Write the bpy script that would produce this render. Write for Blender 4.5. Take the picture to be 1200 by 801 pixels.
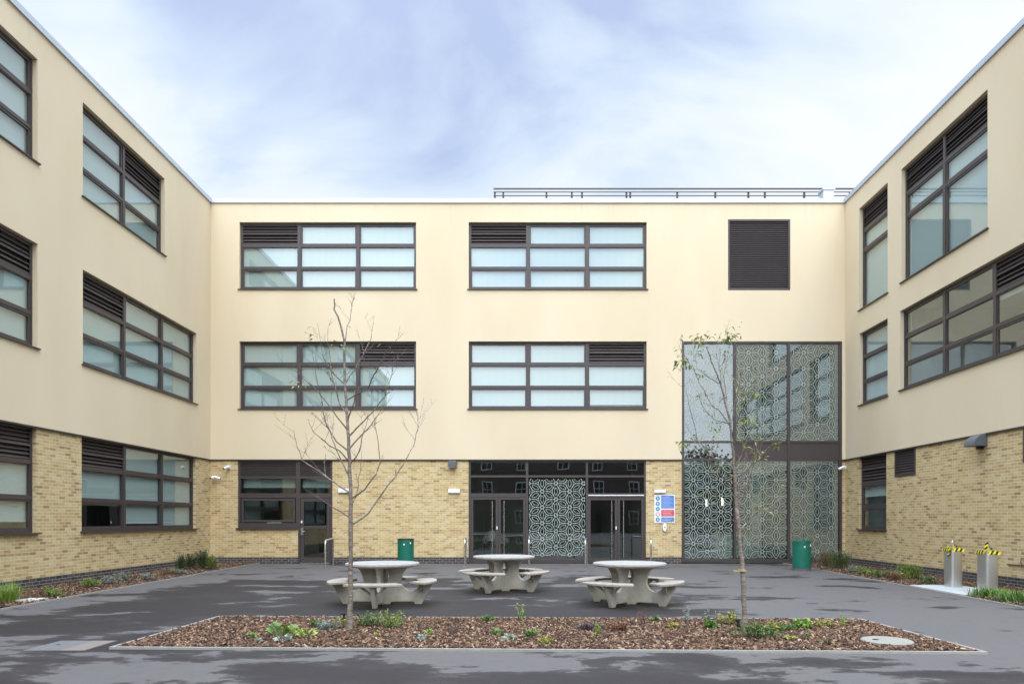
import bpy, math, random
from mathutils import Vector, Matrix
import numpy as np
R = math.radians
random.seed(7)
for o in list(bpy.data.objects): bpy.data.objects.remove(o)
S = bpy.context.scene
C = S.collection
# ------------------------------------------------------------ camera
cam_d = bpy.data.cameras.new('camera'); cam = bpy.data.objects.new('camera', cam_d); C.objects.link(cam)
cam.location = (0, 0, 1.55); cam.rotation_euler = (R(90), 0, 0)
cam_d.sensor_width = 36; cam_d.lens = 835/1200*36
cam_d.shift_x = -17/1200; cam_d.shift_y = 207.5/1200
cam_d.clip_start = .1; cam_d.clip_end = 1500
S.camera = cam
# ------------------------------------------------------------ world, sun, exposure
SUN_EL, SUN_AZ = 42, 176          # azimuth clockwise from +Y: the sun stands behind the camera
sd = Vector((math.sin(R(SUN_AZ))*math.cos(R(SUN_EL)), math.cos(R(SUN_AZ))*math.cos(R(SUN_EL)), math.sin(R(SUN_EL))))
W = bpy.data.worlds.new('World'); S.world = W; W.use_nodes = True
nt = W.node_tree; nt.nodes.clear()
def nd(nt, t, **k):
    n = nt.nodes.new(t)
    for a, v in k.items(): setattr(n, a, v)
    return n
def lk(nt, a, b): nt.links.new(a, b)
def mth(nt, op, a, b=None, c=None, clamp=False):
    n = nt.nodes.new('ShaderNodeMath'); n.operation = op; n.use_clamp = clamp
    for i, v in enumerate((a, b, c)):
        if v is None: continue
        if isinstance(v, (int, float)): n.inputs[i].default_value = v
        else: nt.links.new(v, n.inputs[i])
    return n.outputs[0]
def mixc(nt, f, a, b, mode='MIX'):
    n = nt.nodes.new('ShaderNodeMix'); n.data_type = 'RGBA'; n.blend_type = mode
    for s, v in ((n.inputs[0], f), (n.inputs[6], a), (n.inputs[7], b)):
        if isinstance(v, (int, float)): s.default_value = v
        elif isinstance(v, tuple): s.default_value = (*v, 1) if len(v) == 3 else v
        else: nt.links.new(v, s)
    return n.outputs[2]
def ramp(nt, f, stops, interp='LINEAR'):
    n = nt.nodes.new('ShaderNodeValToRGB'); n.color_ramp.interpolation = interp
    e = n.color_ramp.elements
    while len(e) < len(stops): e.new(.5)
    for i, (p, c) in enumerate(stops):
        e[i].position = p; e[i].color = (*c, 1) if isinstance(c, tuple) else (c, c, c, 1)
    if f is not None: nt.links.new(f, n.inputs[0])
    return n.outputs[0]
sky = nd(nt, 'ShaderNodeTexSky', sky_type='NISHITA'); sky.sun_disc = False
sky.sun_elevation = R(SUN_EL); sky.sun_rotation = R(SUN_AZ); sky.altitude = 50; sky.air_density = 1; sky.dust_density = 2; sky.ozone_density = 1
tc = nd(nt, 'ShaderNodeTexCoord')
sep = nd(nt, 'ShaderNodeSeparateXYZ'); lk(nt, tc.outputs['Generated'], sep.inputs[0])
# clouds lie on a flat layer: direction / (z + c)
dz = mth(nt, 'ADD', mth(nt, 'MAXIMUM', sep.outputs[2], 0), .22)
cmb = nd(nt, 'ShaderNodeCombineXYZ'); lk(nt, mth(nt, 'DIVIDE', sep.outputs[0], dz), cmb.inputs[0]); lk(nt, mth(nt, 'DIVIDE', sep.outputs[1], dz), cmb.inputs[1])
cmb.inputs[2].default_value = 3.1
no = nd(nt, 'ShaderNodeTexNoise'); no.inputs['Scale'].default_value = 1.15; no.inputs['Detail'].default_value = 9; no.inputs['Roughness'].default_value = .52; no.inputs['Distortion'].default_value = .35
lk(nt, cmb.outputs[0], no.inputs['Vector'])
no2 = nd(nt, 'ShaderNodeTexNoise'); no2.inputs['Scale'].default_value = 1.5; no2.inputs['Detail'].default_value = 8; no2.inputs['Distortion'].default_value = .5; no2.inputs['Roughness'].default_value = .5
mp = nd(nt, 'ShaderNodeMapping'); mp.inputs['Location'].default_value = (1.1, 6.2, 0); lk(nt, cmb.outputs[0], mp.inputs[0]); lk(nt, mp.outputs[0], no2.inputs['Vector'])
cov = ramp(nt, no.outputs[0], [(.34, 0.9), (.56, 1.0)])
tone = ramp(nt, no2.outputs[0], [(.36, (3.3, 4.0, 5.7)), (.44, (4.4, 5.2, 6.4)), (.50, (5.3, 5.9, 6.6)), (.60, (6.1, 6.4, 6.8))])
hz = ramp(nt, sep.outputs[2], [(.20, 1.0), (.42, 0.0)])
tone = mixc(nt, mth(nt, 'MULTIPLY', hz, .75), tone, (6.1, 6.4, 6.8))
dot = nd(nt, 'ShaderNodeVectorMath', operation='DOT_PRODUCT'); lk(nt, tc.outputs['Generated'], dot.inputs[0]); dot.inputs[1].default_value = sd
glow = mth(nt, 'MULTIPLY_ADD', mth(nt, 'POWER', mth(nt, 'MAXIMUM', mth(nt, 'MULTIPLY_ADD', dot.outputs['Value'], .5, .5), 0), 4.0), 1.1, 1.0)  # sky behind the camera brightened to lift the walls and glass reflections
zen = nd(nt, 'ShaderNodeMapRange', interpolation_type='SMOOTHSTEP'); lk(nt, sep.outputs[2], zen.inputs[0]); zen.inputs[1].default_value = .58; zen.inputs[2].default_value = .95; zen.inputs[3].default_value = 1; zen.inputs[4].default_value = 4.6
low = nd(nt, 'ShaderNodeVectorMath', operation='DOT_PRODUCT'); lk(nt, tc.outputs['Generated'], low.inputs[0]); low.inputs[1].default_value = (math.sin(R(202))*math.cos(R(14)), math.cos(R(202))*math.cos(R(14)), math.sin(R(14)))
glow = mth(nt, 'ADD', glow, mth(nt, 'MULTIPLY', mth(nt, 'POWER', mth(nt, 'MAXIMUM', low.outputs['Value'], 0), 7.0), 1.3))   # glow added low in the sky behind the camera for brighter window reflections
glow = mth(nt, 'MULTIPLY', glow, zen.outputs[0])   # overhead sky, out of frame, brightened further to light the walls
base = mixc(nt, cov, sky.outputs[0], tone)
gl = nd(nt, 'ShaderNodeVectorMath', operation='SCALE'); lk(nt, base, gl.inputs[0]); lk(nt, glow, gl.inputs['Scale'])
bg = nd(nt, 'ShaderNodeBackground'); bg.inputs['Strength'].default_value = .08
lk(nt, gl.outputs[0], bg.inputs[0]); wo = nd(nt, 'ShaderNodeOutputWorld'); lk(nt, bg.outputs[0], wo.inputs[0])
sl = bpy.data.lights.new('sun', 'SUN'); sl.energy = .5; sl.angle = R(30); sl.color = (1, .95, .86)
so = bpy.data.objects.new('sun', sl); C.objects.link(so); so.rotation_euler = (-sd).to_track_quat('-Z', 'Y').to_euler()
S.view_settings.view_transform = 'Standard'; S.view_settings.look = 'None'; S.view_settings.gamma = 1
S.view_settings.use_curve_mapping = False; S.view_settings.exposure = 0.97
S.render.engine = 'CYCLES'; S.cycles.max_bounces = 8; S.cycles.transparent_max_bounces = 12
S.cycles.caustics_reflective = False; S.cycles.caustics_refractive = False

# ------------------------------------------------------------ materials
M = {}
def mat(name):
    m = bpy.data.materials.new(name); m.use_nodes = True; M[name] = m
    t = m.node_tree; return m, t, t.nodes['Principled BSDF']
def pos(t): return nd(t, 'ShaderNodeNewGeometry').outputs['Position']
def noise(t, scale, detail=4, rough=.5, vec=None, dist=0):
    n = nd(t, 'ShaderNodeTexNoise'); n.inputs['Scale'].default_value = scale; n.inputs['Detail'].default_value = detail
    n.inputs['Roughness'].default_value = rough; n.inputs['Distortion'].default_value = dist
    lk(t, vec if vec is not None else pos(t), n.inputs['Vector']); return n.outputs[0]
def bump(t, b, h, strength, dist=.01):
    n = nd(t, 'ShaderNodeBump'); n.inputs['Strength'].default_value = strength; n.inputs['Distance'].default_value = dist
    lk(t, h, n.inputs['Height']); lk(t, n.outputs[0], b.inputs['Normal'])
def simple(name, col, rough=.6, metal=0, var=.12, scale=6, bmp=0, bscale=80, spec=None, bdist=.003):
    m, t, b = mat(name)
    n = noise(t, scale, 5)
    c = mixc(t, n, tuple(x*(1-var) for x in col), tuple(min(1, x*(1+var)) for x in col)); lk(t, c, b.inputs['Base Color'])
    r = mth(t, 'MULTIPLY_ADD', noise(t, scale*2.3, 3), .16, rough-.08); lk(t, r, b.inputs['Roughness'])
    b.inputs['Metallic'].default_value = metal
    if spec is not None: b.inputs['Specular IOR Level'].default_value = spec
    if bmp: bump(t, b, noise(t, bscale, 3), bmp, bdist)
    return m
simple('frame', (.058, .046, .044), .42, 0, .12, 3)
simple('frame_dark', (.035, .029, .029), .5, 0, .15, 3)
simple('dark_void', (.012, .012, .013), .8)
simple('coping', (.50, .54, .60), .38, .35, .08, 1.5)
simple('steel', (.62, .62, .61), .28, 1, .08, 8)
simple('brushed', (.72, .72, .71), .36, 1, .02, 1)
simple('white_plastic', (.80, .80, .79), .4, 0, .04)
simple('grey_plastic', (.10, .105, .12), .5, 0, .1)
simple('black_plastic', (.015, .015, .017), .5, 0, .1)
simple('green_bin', (.006, .13, .085), .42, 0, .16, 7)
simple('bin_base', (.10, .11, .11), .6)
simple('blue_sign', (.10, .22, .56), .4, 0, .05); simple('blue_icon', (.05, .25, .48), .4); simple('red_sign', (.62, .06, .10), .4, 0, .05); simple('sign_line', (.42, .52, .78), .5, 0, .05); simple('sign_pink', (.80, .42, .46), .5, 0, .05)
simple('yellow_tape', (.80, .66, .02), .4, 0, .06); simple('black_tape', (.02, .02, .02), .4)
simple('interior', (.72, .72, .66), .8, 0, .05); simple('interior_floor', (.33, .32, .30), .4); simple('interior_dark', (.05, .055, .06), .6)
simple('lobby_olive', (.20, .21, .16), .7); simple('furniture', (.38, .30, .2), .5)
simple('edging', (.28, .265, .235), .85, 0, .22, 12, .4, 60)
simple('slab', (.38, .40, .37), .8, 0, .12, 5, .3, 60)
simple('cover_concrete', (.24, .22, .18), .85, 0, .18, 9, .4, 70)
simple('soil', (.055, .034, .022), .95, 0, .4, 14, .8, 30, bdist=.02)
simple('strap', (.38, .25, .12), .8)
simple('brick_house', (.075, .055, .045), .85, 0, .3, 3); simple('slate', (.05, .052, .06), .6, 0, .2); simple('sash', (.42, .42, .41), .5, 0, .04)
simple('stone', (.5, .47, .40), .85, 0, .2, 20, .4)
# blinds: woven pale fabric
m, t, b = mat('blind'); w = nd(t, 'ShaderNodeTexWave', bands_direction='X'); w.inputs['Scale'].default_value = 1.2; w.inputs['Distortion'].default_value = 1.5; lk(t, pos(t), w.inputs[0])
lk(t, mixc(t, w.outputs['Fac'], (.445, .50, .48), (.455, .51, .49)), b.inputs['Base Color']); b.inputs['Roughness'].default_value = .9
b.inputs['Subsurface Weight'].default_value = 0
# render (through-coloured)
m, t, b = mat('render')
p = pos(t)
mp = nd(t, 'ShaderNodeMapping'); mp.inputs['Scale'].default_value = (1, 1, .35); lk(t, p, mp.inputs[0])
n1 = noise(t, .55, 6, .6, mp.outputs[0]); n2 = noise(t, 2.2, 5, .6, mp.outputs[0]); 
c = mixc(t, ramp(t, n1, [(.3, 0.0), (.7, 1.0)]), (.65, .545, .375), (.725, .62, .44))
c = mixc(t, mth(t, 'MULTIPLY', ramp(t, n2, [(.45, 0.0), (.75, 1.0)]), .35), c, (.62, .545, .40))
mp2 = nd(t, 'ShaderNodeMapping'); mp2.inputs['Scale'].default_value = (7, 7, .22); lk(t, p, mp2.inputs[0])
st = ramp(t, noise(t, 1, 4, .6, mp2.outputs[0]), [(.56, 0.0), (.80, 1.0)])
sx = nd(t, 'ShaderNodeSeparateXYZ'); lk(t, p, sx.inputs[0])
hi = mth(t, 'ADD', ramp(t, mth(t, 'DIVIDE', sx.outputs[2], 13.), [(.90, 0.0), (.965, .35)]), .03)
c = mixc(t, mth(t, 'MULTIPLY', st, hi), c, (.50, .43, .32)); lk(t, c, b.inputs['Base Color'])
b.inputs['Roughness'].default_value = .92; b.inputs['Specular IOR Level'].default_value = .2
bump(t, b, mth(t, 'ADD', noise(t, 130, 3), mth(t, 'MULTIPLY', noise(t, 3, 4), 1.6)), .35, .004)
# brick, one for each wall direction
def brickmat(name, axis, dark=False):
    m, t, b = mat(name)
    p = pos(t); s = nd(t, 'ShaderNodeSeparateXYZ'); lk(t, p, s.inputs[0])
    cm = nd(t, 'ShaderNodeCombineXYZ'); lk(t, s.outputs[axis], cm.inputs[0]); lk(t, s.outputs[2], cm.inputs[1])
    wv = nd(t, 'ShaderNodeVectorMath', operation='ADD'); lk(t, cm.outputs[0], wv.inputs[0])
    nn = nd(t, 'ShaderNodeTexNoise'); nn.inputs['Scale'].default_value = 9; lk(t, p, nn.inputs['Vector'])
    sc = nd(t, 'ShaderNodeVectorMath', operation='SCALE'); lk(t, nn.outputs['Color'], sc.inputs[0]); sc.inputs['Scale'].default_value = .008; lk(t, sc.outputs[0], wv.inputs[1])
    br = nd(t, 'ShaderNodeTexBrick'); lk(t, wv.outputs[0], br.inputs['Vector'])
    br.inputs['Scale'].default_value = 1; br.inputs['Brick Width'].default_value = .225; br.inputs['Row Height'].default_value = .075
    br.inputs['Mortar Size'].default_value = .0075; br.inputs['Mortar Smooth'].default_value = .3; br.inputs['Bias'].default_value = 0
    br.inputs['Color1'].default_value = (0, 0, 0, 1); br.inputs['Color2'].default_value = (1, 1, 1, 1); br.inputs['Mortar'].default_value = (.5, .5, .5, 1)
    if dark:
        col = ramp(t, br.outputs['Color'], [(0, (.035, .03, .033)), (.5, (.06, .05, .05)), (1, (.085, .07, .068))]); mort = (.30, .28, .25)
    else:
        col = ramp(t, br.outputs['Color'], [(0, (.27, .17, .08)), (.09, (.41, .275, .115)), (.25, (.50, .36, .15)), (.55, (.55, .41, .185)), (.8, (.60, .465, .23)), (1, (.61, .50, .29))]); mort = (.66, .59, .43)
        fl = ramp(t, noise(t, 24, 5, .65), [(.50, 0.0), (.66, 1.0)]); col = mixc(t, mth(t, 'MULTIPLY', fl, .55), col, (.30, .19, .10))
        fl = ramp(t, noise(t, 5, 4, .6), [(.50, 0.0), (.72, 1.0)]); col = mixc(t, mth(t, 'MULTIPLY', fl, .28), col, (.38, .24, .12))
    big = noise(t, 1.1, 4, .6); col = mixc(t, mth(t, 'MULTIPLY', big, .16), col, (.62, .50, .31) if not dark else (.1, .09, .08))
    lk(t, mixc(t, mth(t, 'MULTIPLY', br.outputs['Fac'], .85), col, mort), b.inputs['Base Color'])
    b.inputs['Roughness'].default_value = .9; b.inputs['Specular IOR Level'].default_value = .25
    h = mth(t, 'SUBTRACT', mth(t, 'MULTIPLY', noise(t, 60, 4), .3), br.outputs['Fac']); bump(t, b, h, .5, .006)
brickmat('brick_x', 0); brickmat('brick_y', 1); brickmat('plinth_x', 0, True); brickmat('plinth_y', 1, True)
# glass
def glassmat(name, tint, ior, bm=0.0015):
    m = bpy.data.materials.new(name); m.use_nodes = True; M[name] = m; t = m.node_tree; t.nodes.clear()
    tr = nd(t, 'ShaderNodeBsdfTransparent'); tr.inputs[0].default_value = (*tint, 1)
    g = nd(t, 'ShaderNodeBsdfGlossy'); g.inputs['Roughness'].default_value = .0; g.inputs[0].default_value = (.90, .96, .98, 1)
    lw = nd(t, 'ShaderNodeLayerWeight'); lw.inputs[0].default_value = .5; F0 = ((ior-1)/(ior+1))**2   # Schlick, the same from both sides
    f = mth(t, 'MULTIPLY_ADD', mth(t, 'POWER', lw.outputs['Facing'], 5.0), 1-F0, F0)
    bn = nd(t, 'ShaderNodeBump'); bn.inputs['Strength'].default_value = 1; bn.inputs['Distance'].default_value = bm
    lk(t, noise(t, .9, 1), bn.inputs['Height']); lk(t, bn.outputs[0], g.inputs['Normal'])
    mx = nd(t, 'ShaderNodeMixShader'); lk(t, f, mx.inputs[0]); lk(t, tr.outputs[0], mx.inputs[1]); lk(t, g.outputs[0], mx.inputs[2])
    o = nd(t, 'ShaderNodeOutputMaterial'); lk(t, mx.outputs[0], o.inputs[0])
glassmat('glass', (.88, .96, .955), 2.45); glassmat('glass_clear', (.66, .76, .74), 2.3); glassmat('glass_screen', (.32, .39, .33), 3.1, .002)
m, t, b = mat('etch'); b.inputs['Base Color'].default_value = (.46, .55, .49, 1); b.inputs['Roughness'].default_value = .7
# asphalt with damp patches
m, t, b = mat('asphalt')
p = pos(t); s = nd(t, 'ShaderNodeSeparateXYZ'); lk(t, p, s.inputs[0])
mp = nd(t, 'ShaderNodeMapping'); mp.inputs['Scale'].default_value = (.62, 1.0, 1); mp.inputs['Location'].default_value = (2.3, .4, 0); lk(t, p, mp.inputs[0])
n1 = noise(t, .75, 9, .66, mp.outputs[0], .2)
def bump01(v, a, bb, c_, d):   # rises a->bb, falls c_->d
    n = nd(t, 'ShaderNodeMapRange', interpolation_type='SMOOTHSTEP'); lk(t, v, n.inputs[0]); n.inputs[1].default_value = a; n.inputs[2].default_value = bb
    m_ = nd(t, 'ShaderNodeMapRange', interpolation_type='SMOOTHSTEP'); lk(t, v, m_.inputs[0]); m_.inputs[1].default_value = c_; m_.inputs[2].default_value = d; m_.inputs[3].default_value = 1; m_.inputs[4].default_value = 0
    return mth(t, 'MULTIPLY', n.outputs[0], m_.outputs[0])
left = mth(t, 'MULTIPLY', bump01(s.outputs[0], -9.2, -7.0, 0, 5), bump01(s.outputs[1], 7, 9.5, 15, 21))
mid = mth(t, 'MULTIPLY', bump01(s.outputs[0], -6, -3, 2.5, 5), bump01(s.outputs[1], 10, 11.2, 12.2, 14.2))
near = mth(t, 'MULTIPLY', bump01(s.outputs[0], -14, -9, 3, 8), bump01(s.outputs[1], 2, 4, 6.9, 8.3))
bias = mth(t, 'ADD', mth(t, 'ADD', mth(t, 'MULTIPLY', left, .155), mth(t, 'MULTIPLY', near, .13)), mth(t, 'MULTIPLY', mid, .06))
wet = ramp(t, mth(t, 'ADD', mth(t, 'ADD', n1, bias), mth(t, 'MULTIPLY', mth(t, 'SUBTRACT', noise(t, 5, 6, .7), .5), .10)), [(.565, 0.0), (.590, .85), (.66, 1.0)])
grain = noise(t, 190, 2, .7); blot = noise(t, 1.7, 6, .65)
dry = mixc(t, ramp(t, grain, [(.32, 0.0), (.68, 1.0)]), (.076, .069, .062), (.152, .139, .126))
dry = mixc(t, mth(t, 'MULTIPLY', ramp(t, blot, [(.3, 0.0), (.7, 1.0)]), .45), dry, (.112, .101, .092))
wc = mixc(t, ramp(t, grain, [(.32, 0.0), (.70, 1.0)]), (.019, .016, .0155), (.042, .036, .034))
damp = ramp(t, noise(t, .3, 4), [(.35, 0.0), (.65, 1.0)])
dry = mixc(t, mth(t, 'MULTIPLY', damp, .25), dry, (.10, .092, .095))
dry = mixc(t, mth(t, 'MULTIPLY', ramp(t, noise(t, 7, 6, .7), [(.45, 0.0), (.7, 1.0)]), .28), dry, (.075, .069, .065)); lk(t, mixc(t, wet, dry, wc), b.inputs['Base Color'])
lk(t, mth(t, 'MULTIPLY_ADD', wet, -.22, .84), b.inputs['Roughness']); b.inputs['Specular IOR Level'].default_value = .15
bump(t, b, grain, .5, .004)
# cover infill two-tone
simple('infill', (.12, .118, .115), .8, 0, .12, 6, .3); simple('infill_tan', (.17, .145, .115), .8, 0, .12, 6, .3)
# table concrete
m, t, b = mat('concrete')
n = noise(t, 5, 6, .65); c = mixc(t, ramp(t, n, [(.3, 0.0), (.7, 1.0)]), (.43, .40, .325), (.60, .57, .50))
g = nd(t, 'ShaderNodeNewGeometry'); s = nd(t, 'ShaderNodeSeparateXYZ'); lk(t, g.outputs['Position'], s.inputs[0])
low = ramp(t, mth(t, 'ADD', s.outputs[2], mth(t, 'MULTIPLY', noise(t, 6, 4), .25)), [(.12, .5), (.30, 0.0)])
c = mixc(t, low, c, (.30, .29, .19)); c = mixc(t, mth(t, 'MULTIPLY', ramp(t, noise(t, 30, 4, .7), [(.55, 0.0), (.75, 1.0)]), .4), c, (.27, .25, .20)); lk(t, c, b.inputs['Base Color'])
b.inputs['Roughness'].default_value = .9; bump(t, b, noise(t, 50, 4), .4, .004)
simple('bench_top', (.30, .262, .205), .9, 0, .3, 14, .5, 60); simple('table_top', (.30, .285, .25), .9, 0, .32, 11, .3, 70)
# bark chips, leaves
m, t, b = mat('chips'); g = nd(t, 'ShaderNodeNewGeometry')
c = ramp(t, g.outputs['Random Per Island'], [(0, (.022, .011, .007)), (.3, (.068, .032, .017)), (.55, (.13, .066, .034)), (.78, (.225, .125, .066)), (.94, (.36, .235, .135)), (1, (.50, .39, .27))])
c = mixc(t, mth(t, 'MULTIPLY', noise(t, 60, 3), .4), c, (.10, .06, .04)); lk(t, c, b.inputs['Base Color']); b.inputs['Roughness'].default_value = .9
def leafmat(name, a, bb, c3=None):
    m, t, b = mat(name); g = nd(t, 'ShaderNodeNewGeometry')
    st = [(0, a), (.7, bb)] + ([(1, c3)] if c3 else [])
    lk(t, ramp(t, g.outputs['Random Per Island'], st), b.inputs['Base Color']); b.inputs['Roughness'].default_value = .55
    tl = nd(t, 'ShaderNodeBsdfTranslucent'); lk(t, ramp(t, g.outputs['Random Per Island'], st), tl.inputs[0])
    mx = nd(t, 'ShaderNodeMixShader'); mx.inputs[0].default_value = .25; lk(t, b.outputs[0], mx.inputs[1]); lk(t, tl.outputs[0], mx.inputs[2])
    lk(t, mx.outputs[0], t.nodes['Material Output'].inputs[0])
leafmat('leaf_green', (.06, .13, .025), (.14, .24, .05)); leafmat('leaf_bright', (.13, .24, .03), (.24, .36, .06), (.42, .42, .10))
leafmat('leaf_yellow', (.20, .24, .05), (.38, .36, .09), (.45, .30, .08)); leafmat('leaf_dark', (.025, .07, .015), (.06, .13, .03))
leafmat('leaf_grey', (.17, .21, .17), (.32, .36, .30)); leafmat('leaf_red', (.12, .04, .03), (.22, .09, .05), (.32, .20, .08)); leafmat('leaf_purple', (.07, .045, .055), (.15, .10, .11))
leafmat('leaf_dry', (.20, .14, .07), (.36, .27, .15)); leafmat('leaf_pale', (.30, .36, .25), (.42, .47, .35))
leafmat('leaf_tree', (.10, .15, .03), (.21, .26, .06), (.34, .31, .09)); leafmat('leaf_tree_pale', (.20, .24, .07), (.38, .36, .12), (.34, .18, .07))
m, t, b = mat('bark'); mp = nd(t, 'ShaderNodeMapping'); mp.inputs['Scale'].default_value = (1, 1, 3.2); lk(t, pos(t), mp.inputs[0])
n = noise(t, 12, 5, .65, mp.outputs[0]); lk(t, ramp(t, n, [(.3, (.085, .065, .05)), (.5, (.17, .135, .105)), (.72, (.36, .32, .27))]), b.inputs['Base Color']); b.inputs['Roughness'].default_value = .75; bump(t, b, n, .5, .004)
simple('twig', (.11, .082, .06), .75, 0, .3, 12)
m, t, b = mat('lamp_glow'); b.inputs['Emission Color'].default_value = (1, .96, .88, 1); b.inputs['Emission Strength'].default_value = 3.5

# ------------------------------------------------------------ mesh helpers
class MB:
    def __init__(s): s.v = []; s.f = []
    def add(s, vs, fs):
        n = len(s.v); s.v += [tuple(v) for v in vs]; s.f += [tuple(i+n for i in f) for f in fs]; return s
    def box(s, x0, x1, y0, y1, z0, z1):
        return s.add([(x0,y0,z0),(x1,y0,z0),(x1,y1,z0),(x0,y1,z0),(x0,y0,z1),(x1,y0,z1),(x1,y1,z1),(x0,y1,z1)],
            [(0,3,2,1),(4,5,6,7),(0,1,5,4),(1,2,6,5),(2,3,7,6),(3,0,4,7)])
    def quad(s, a, b, c, d): return s.add([a,b,c,d], [(0,1,2,3)])
    def prism(s, pts, fn):     # closed outline (u,v) -> fn(u,v,side) , side 0/1
        n = len(pts); vs = [fn(u, v, 0) for u, v in pts] + [fn(u, v, 1) for u, v in pts]
        return s.add(vs, [tuple(range(n))[::-1], tuple(range(n, 2*n))] + [(i, (i+1) % n, n+(i+1) % n, n+i) for i in range(n)])
    def tube(s, pts, rad, n=8, caps=True):
        pts = [Vector(p) for p in pts]; rings = []
        if not isinstance(rad, (list, tuple)): rad = [rad]*len(pts)
        up = Vector((.13, .31, .94)).normalized()
        for i, p in enumerate(pts):
            d = (pts[min(i+1, len(pts)-1)] - pts[max(i-1, 0)]).normalized()
            a = d.cross(up if abs(d.dot(up)) < .95 else Vector((1, 0, 0))).normalized(); b = d.cross(a)
            rings.append([p + (a*math.cos(2*math.pi*k/n) + b*math.sin(2*math.pi*k/n))*rad[i] for k in range(n)])
        vs = [v for r in rings for v in r]; fs = []
        for i in range(len(pts)-1):
            for k in range(n): fs.append((i*n+k, i*n+(k+1) % n, (i+1)*n+(k+1) % n, (i+1)*n+k))
        if caps: fs += [tuple(range(n))[::-1], tuple(range((len(pts)-1)*n, len(pts)*n))]
        return s.add(vs, fs)
    def lathe(s, prof, n=32, c=(0, 0, 0)):
        vs = [(c[0]+r*math.cos(2*math.pi*k/n), c[1]+r*math.sin(2*math.pi*k/n), c[2]+z) for r, z in prof for k in range(n)]
        fs = [(i*n+k, i*n+(k+1) % n, (i+1)*n+(k+1) % n, (i+1)*n+k) for i in range(len(prof)-1) for k in range(n)]
        fs += [tuple(range(n))[::-1], tuple(range((len(prof)-1)*n, len(prof)*n))]
        return s.add(vs, fs)
    def build(s, name, mt, parent=None, smooth=False, bevel=0, loc=None, rz=None):
        me = bpy.data.meshes.new(name); me.from_pydata(s.v, [], s.f); me.update()
        me.materials.append(M[mt]); o = bpy.data.objects.new(name, me); C.objects.link(o)
        if parent: o.parent = parent
        if smooth:
            for p in me.polygons: p.use_smooth = True
            try: me.set_sharp_from_angle(angle=R(40))
            except Exception: pass
        if bevel:
            bv = o.modifiers.new('bevel', 'BEVEL'); bv.width = bevel; bv.segments = 2; bv.limit_method = 'ANGLE'
        if loc is not None: o.location = loc
        if rz is not None: o.rotation_euler = (0, 0, rz)
        return o
def tag(o, label=None, cat=None, group=None, kind=None):
    if label: o['label'] = label
    if cat: o['category'] = cat
    if group: o['group'] = group
    if kind: o['kind'] = kind
    return o
def empty(name, loc=(0, 0, 0), rz=0, **k):
    o = bpy.data.objects.new(name, None); C.objects.link(o); o.location = loc; o.rotation_euler = (0, 0, rz); o.empty_display_size = .2
    return tag(o, **k)
def at(px, py, Y):      # measured point of the photo at distance Y, in metres
    s = 835/Y; return Vector(((px-617)/s, Y, 1.55+(608-py)/s))
def gp(px, py):         # measured point on the ground
    s = (py-608)/1.55; return Vector(((px-617)/s, 835/s, 0))

# ------------------------------------------------------------ ground
BY = 24.9; LX = -11.04; RX = 11.13; GZ = 3.64; TOP = 12.58
g = MB().quad((-400, -400, 0), (400, -400, 0), (400, 600, 0), (-400, 600, 0)).build('ground', 'asphalt'); tag(g, 'dark asphalt courtyard with damp patches', kind='structure')

# ------------------------------------------------------------ school building
school = empty('school_building', (0, BY, 0), label='three storey U-shaped school of cream render over yellow brick with dark windows', cat='school building')
school_inv = Matrix.Translation((0, -BY, 0))
# wall frames: local x along the wall seen from the court, local y into the building
def place(side):
    if side == 'back': return (0, 0, 0), 0
    if side == 'left': return (LX, -BY, 0), R(90)
    return (RX, -BY, 0), R(-90)
def U(side, Yw): return Yw if side == 'left' else -Yw
def grid(u0, u1, z0, z1, holes, t, y0=0):
    us = sorted({u0, u1, *[min(max(h[0], u0), u1) for h in holes], *[min(max(h[1], u0), u1) for h in holes]})
    zs = sorted({z0, z1, *[min(max(h[2], z0), z1) for h in holes], *[min(max(h[3], z0), z1) for h in holes]})
    m = MB(); nu, nz = len(us)-1, len(zs)-1
    def solid(i, j):
        if i < 0 or j < 0 or i >= nu or j >= nz: return False
        cu, cz = (us[i]+us[i+1])/2, (zs[j]+zs[j+1])/2
        return not any(h[0] < cu < h[1] and h[2] < cz < h[3] for h in holes)
    y1 = y0+t
    for i in range(nu):
        for j in range(nz):
            if not solid(i, j): continue
            a, b, c, d = us[i], us[i+1], zs[j], zs[j+1]
            m.quad((a,y0,c),(b,y0,c),(b,y0,d),(a,y0,d)); m.quad((b,y1,c),(a,y1,c),(a,y1,d),(b,y1,d))
            if not solid(i-1, j): m.quad((a,y1,c),(a,y0,c),(a,y0,d),(a,y1,d))
            if not solid(i+1, j): m.quad((b,y0,c),(b,y1,c),(b,y1,d),(b,y0,d))
            if not solid(i, j-1): m.quad((a,y1,c),(b,y1,c),(b,y0,c),(a,y0,c))
            if not solid(i, j+1): m.quad((a,y0,d),(b,y0,d),(b,y1,d),(a,y1,d))
    return m
HOLES = {'back': [], 'left': [], 'right': []}
WINS = []
T3 = [0, .335, .665, 1]
def win(side, u0, u1, z0, z1, n, rows=T3, louv=(), drops=None, label=None, clear=False):
    if side == 'right': u0, u1 = -u1, -u0
    HOLES[side].append((u0, u1, z0, z1)); WINS.append((side, u0, u1, z0, z1, n, rows, louv, drops, label, clear))
F1, F2, F3 = (1.22, 3.64), (5.38, 7.76), (9.56, 11.92)
win('back', -10.03, -3.86, *F3, 3, louv=[(0, 0)], drops=[1, 1, 1], label='top floor window of the rear facade with louvre at its left')
win('back', -10.03, -3.86, *F2, 3, louv=[(2, 0)], drops=[1, 1, 1], label='middle floor window of the rear facade behind the bare tree')
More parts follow.
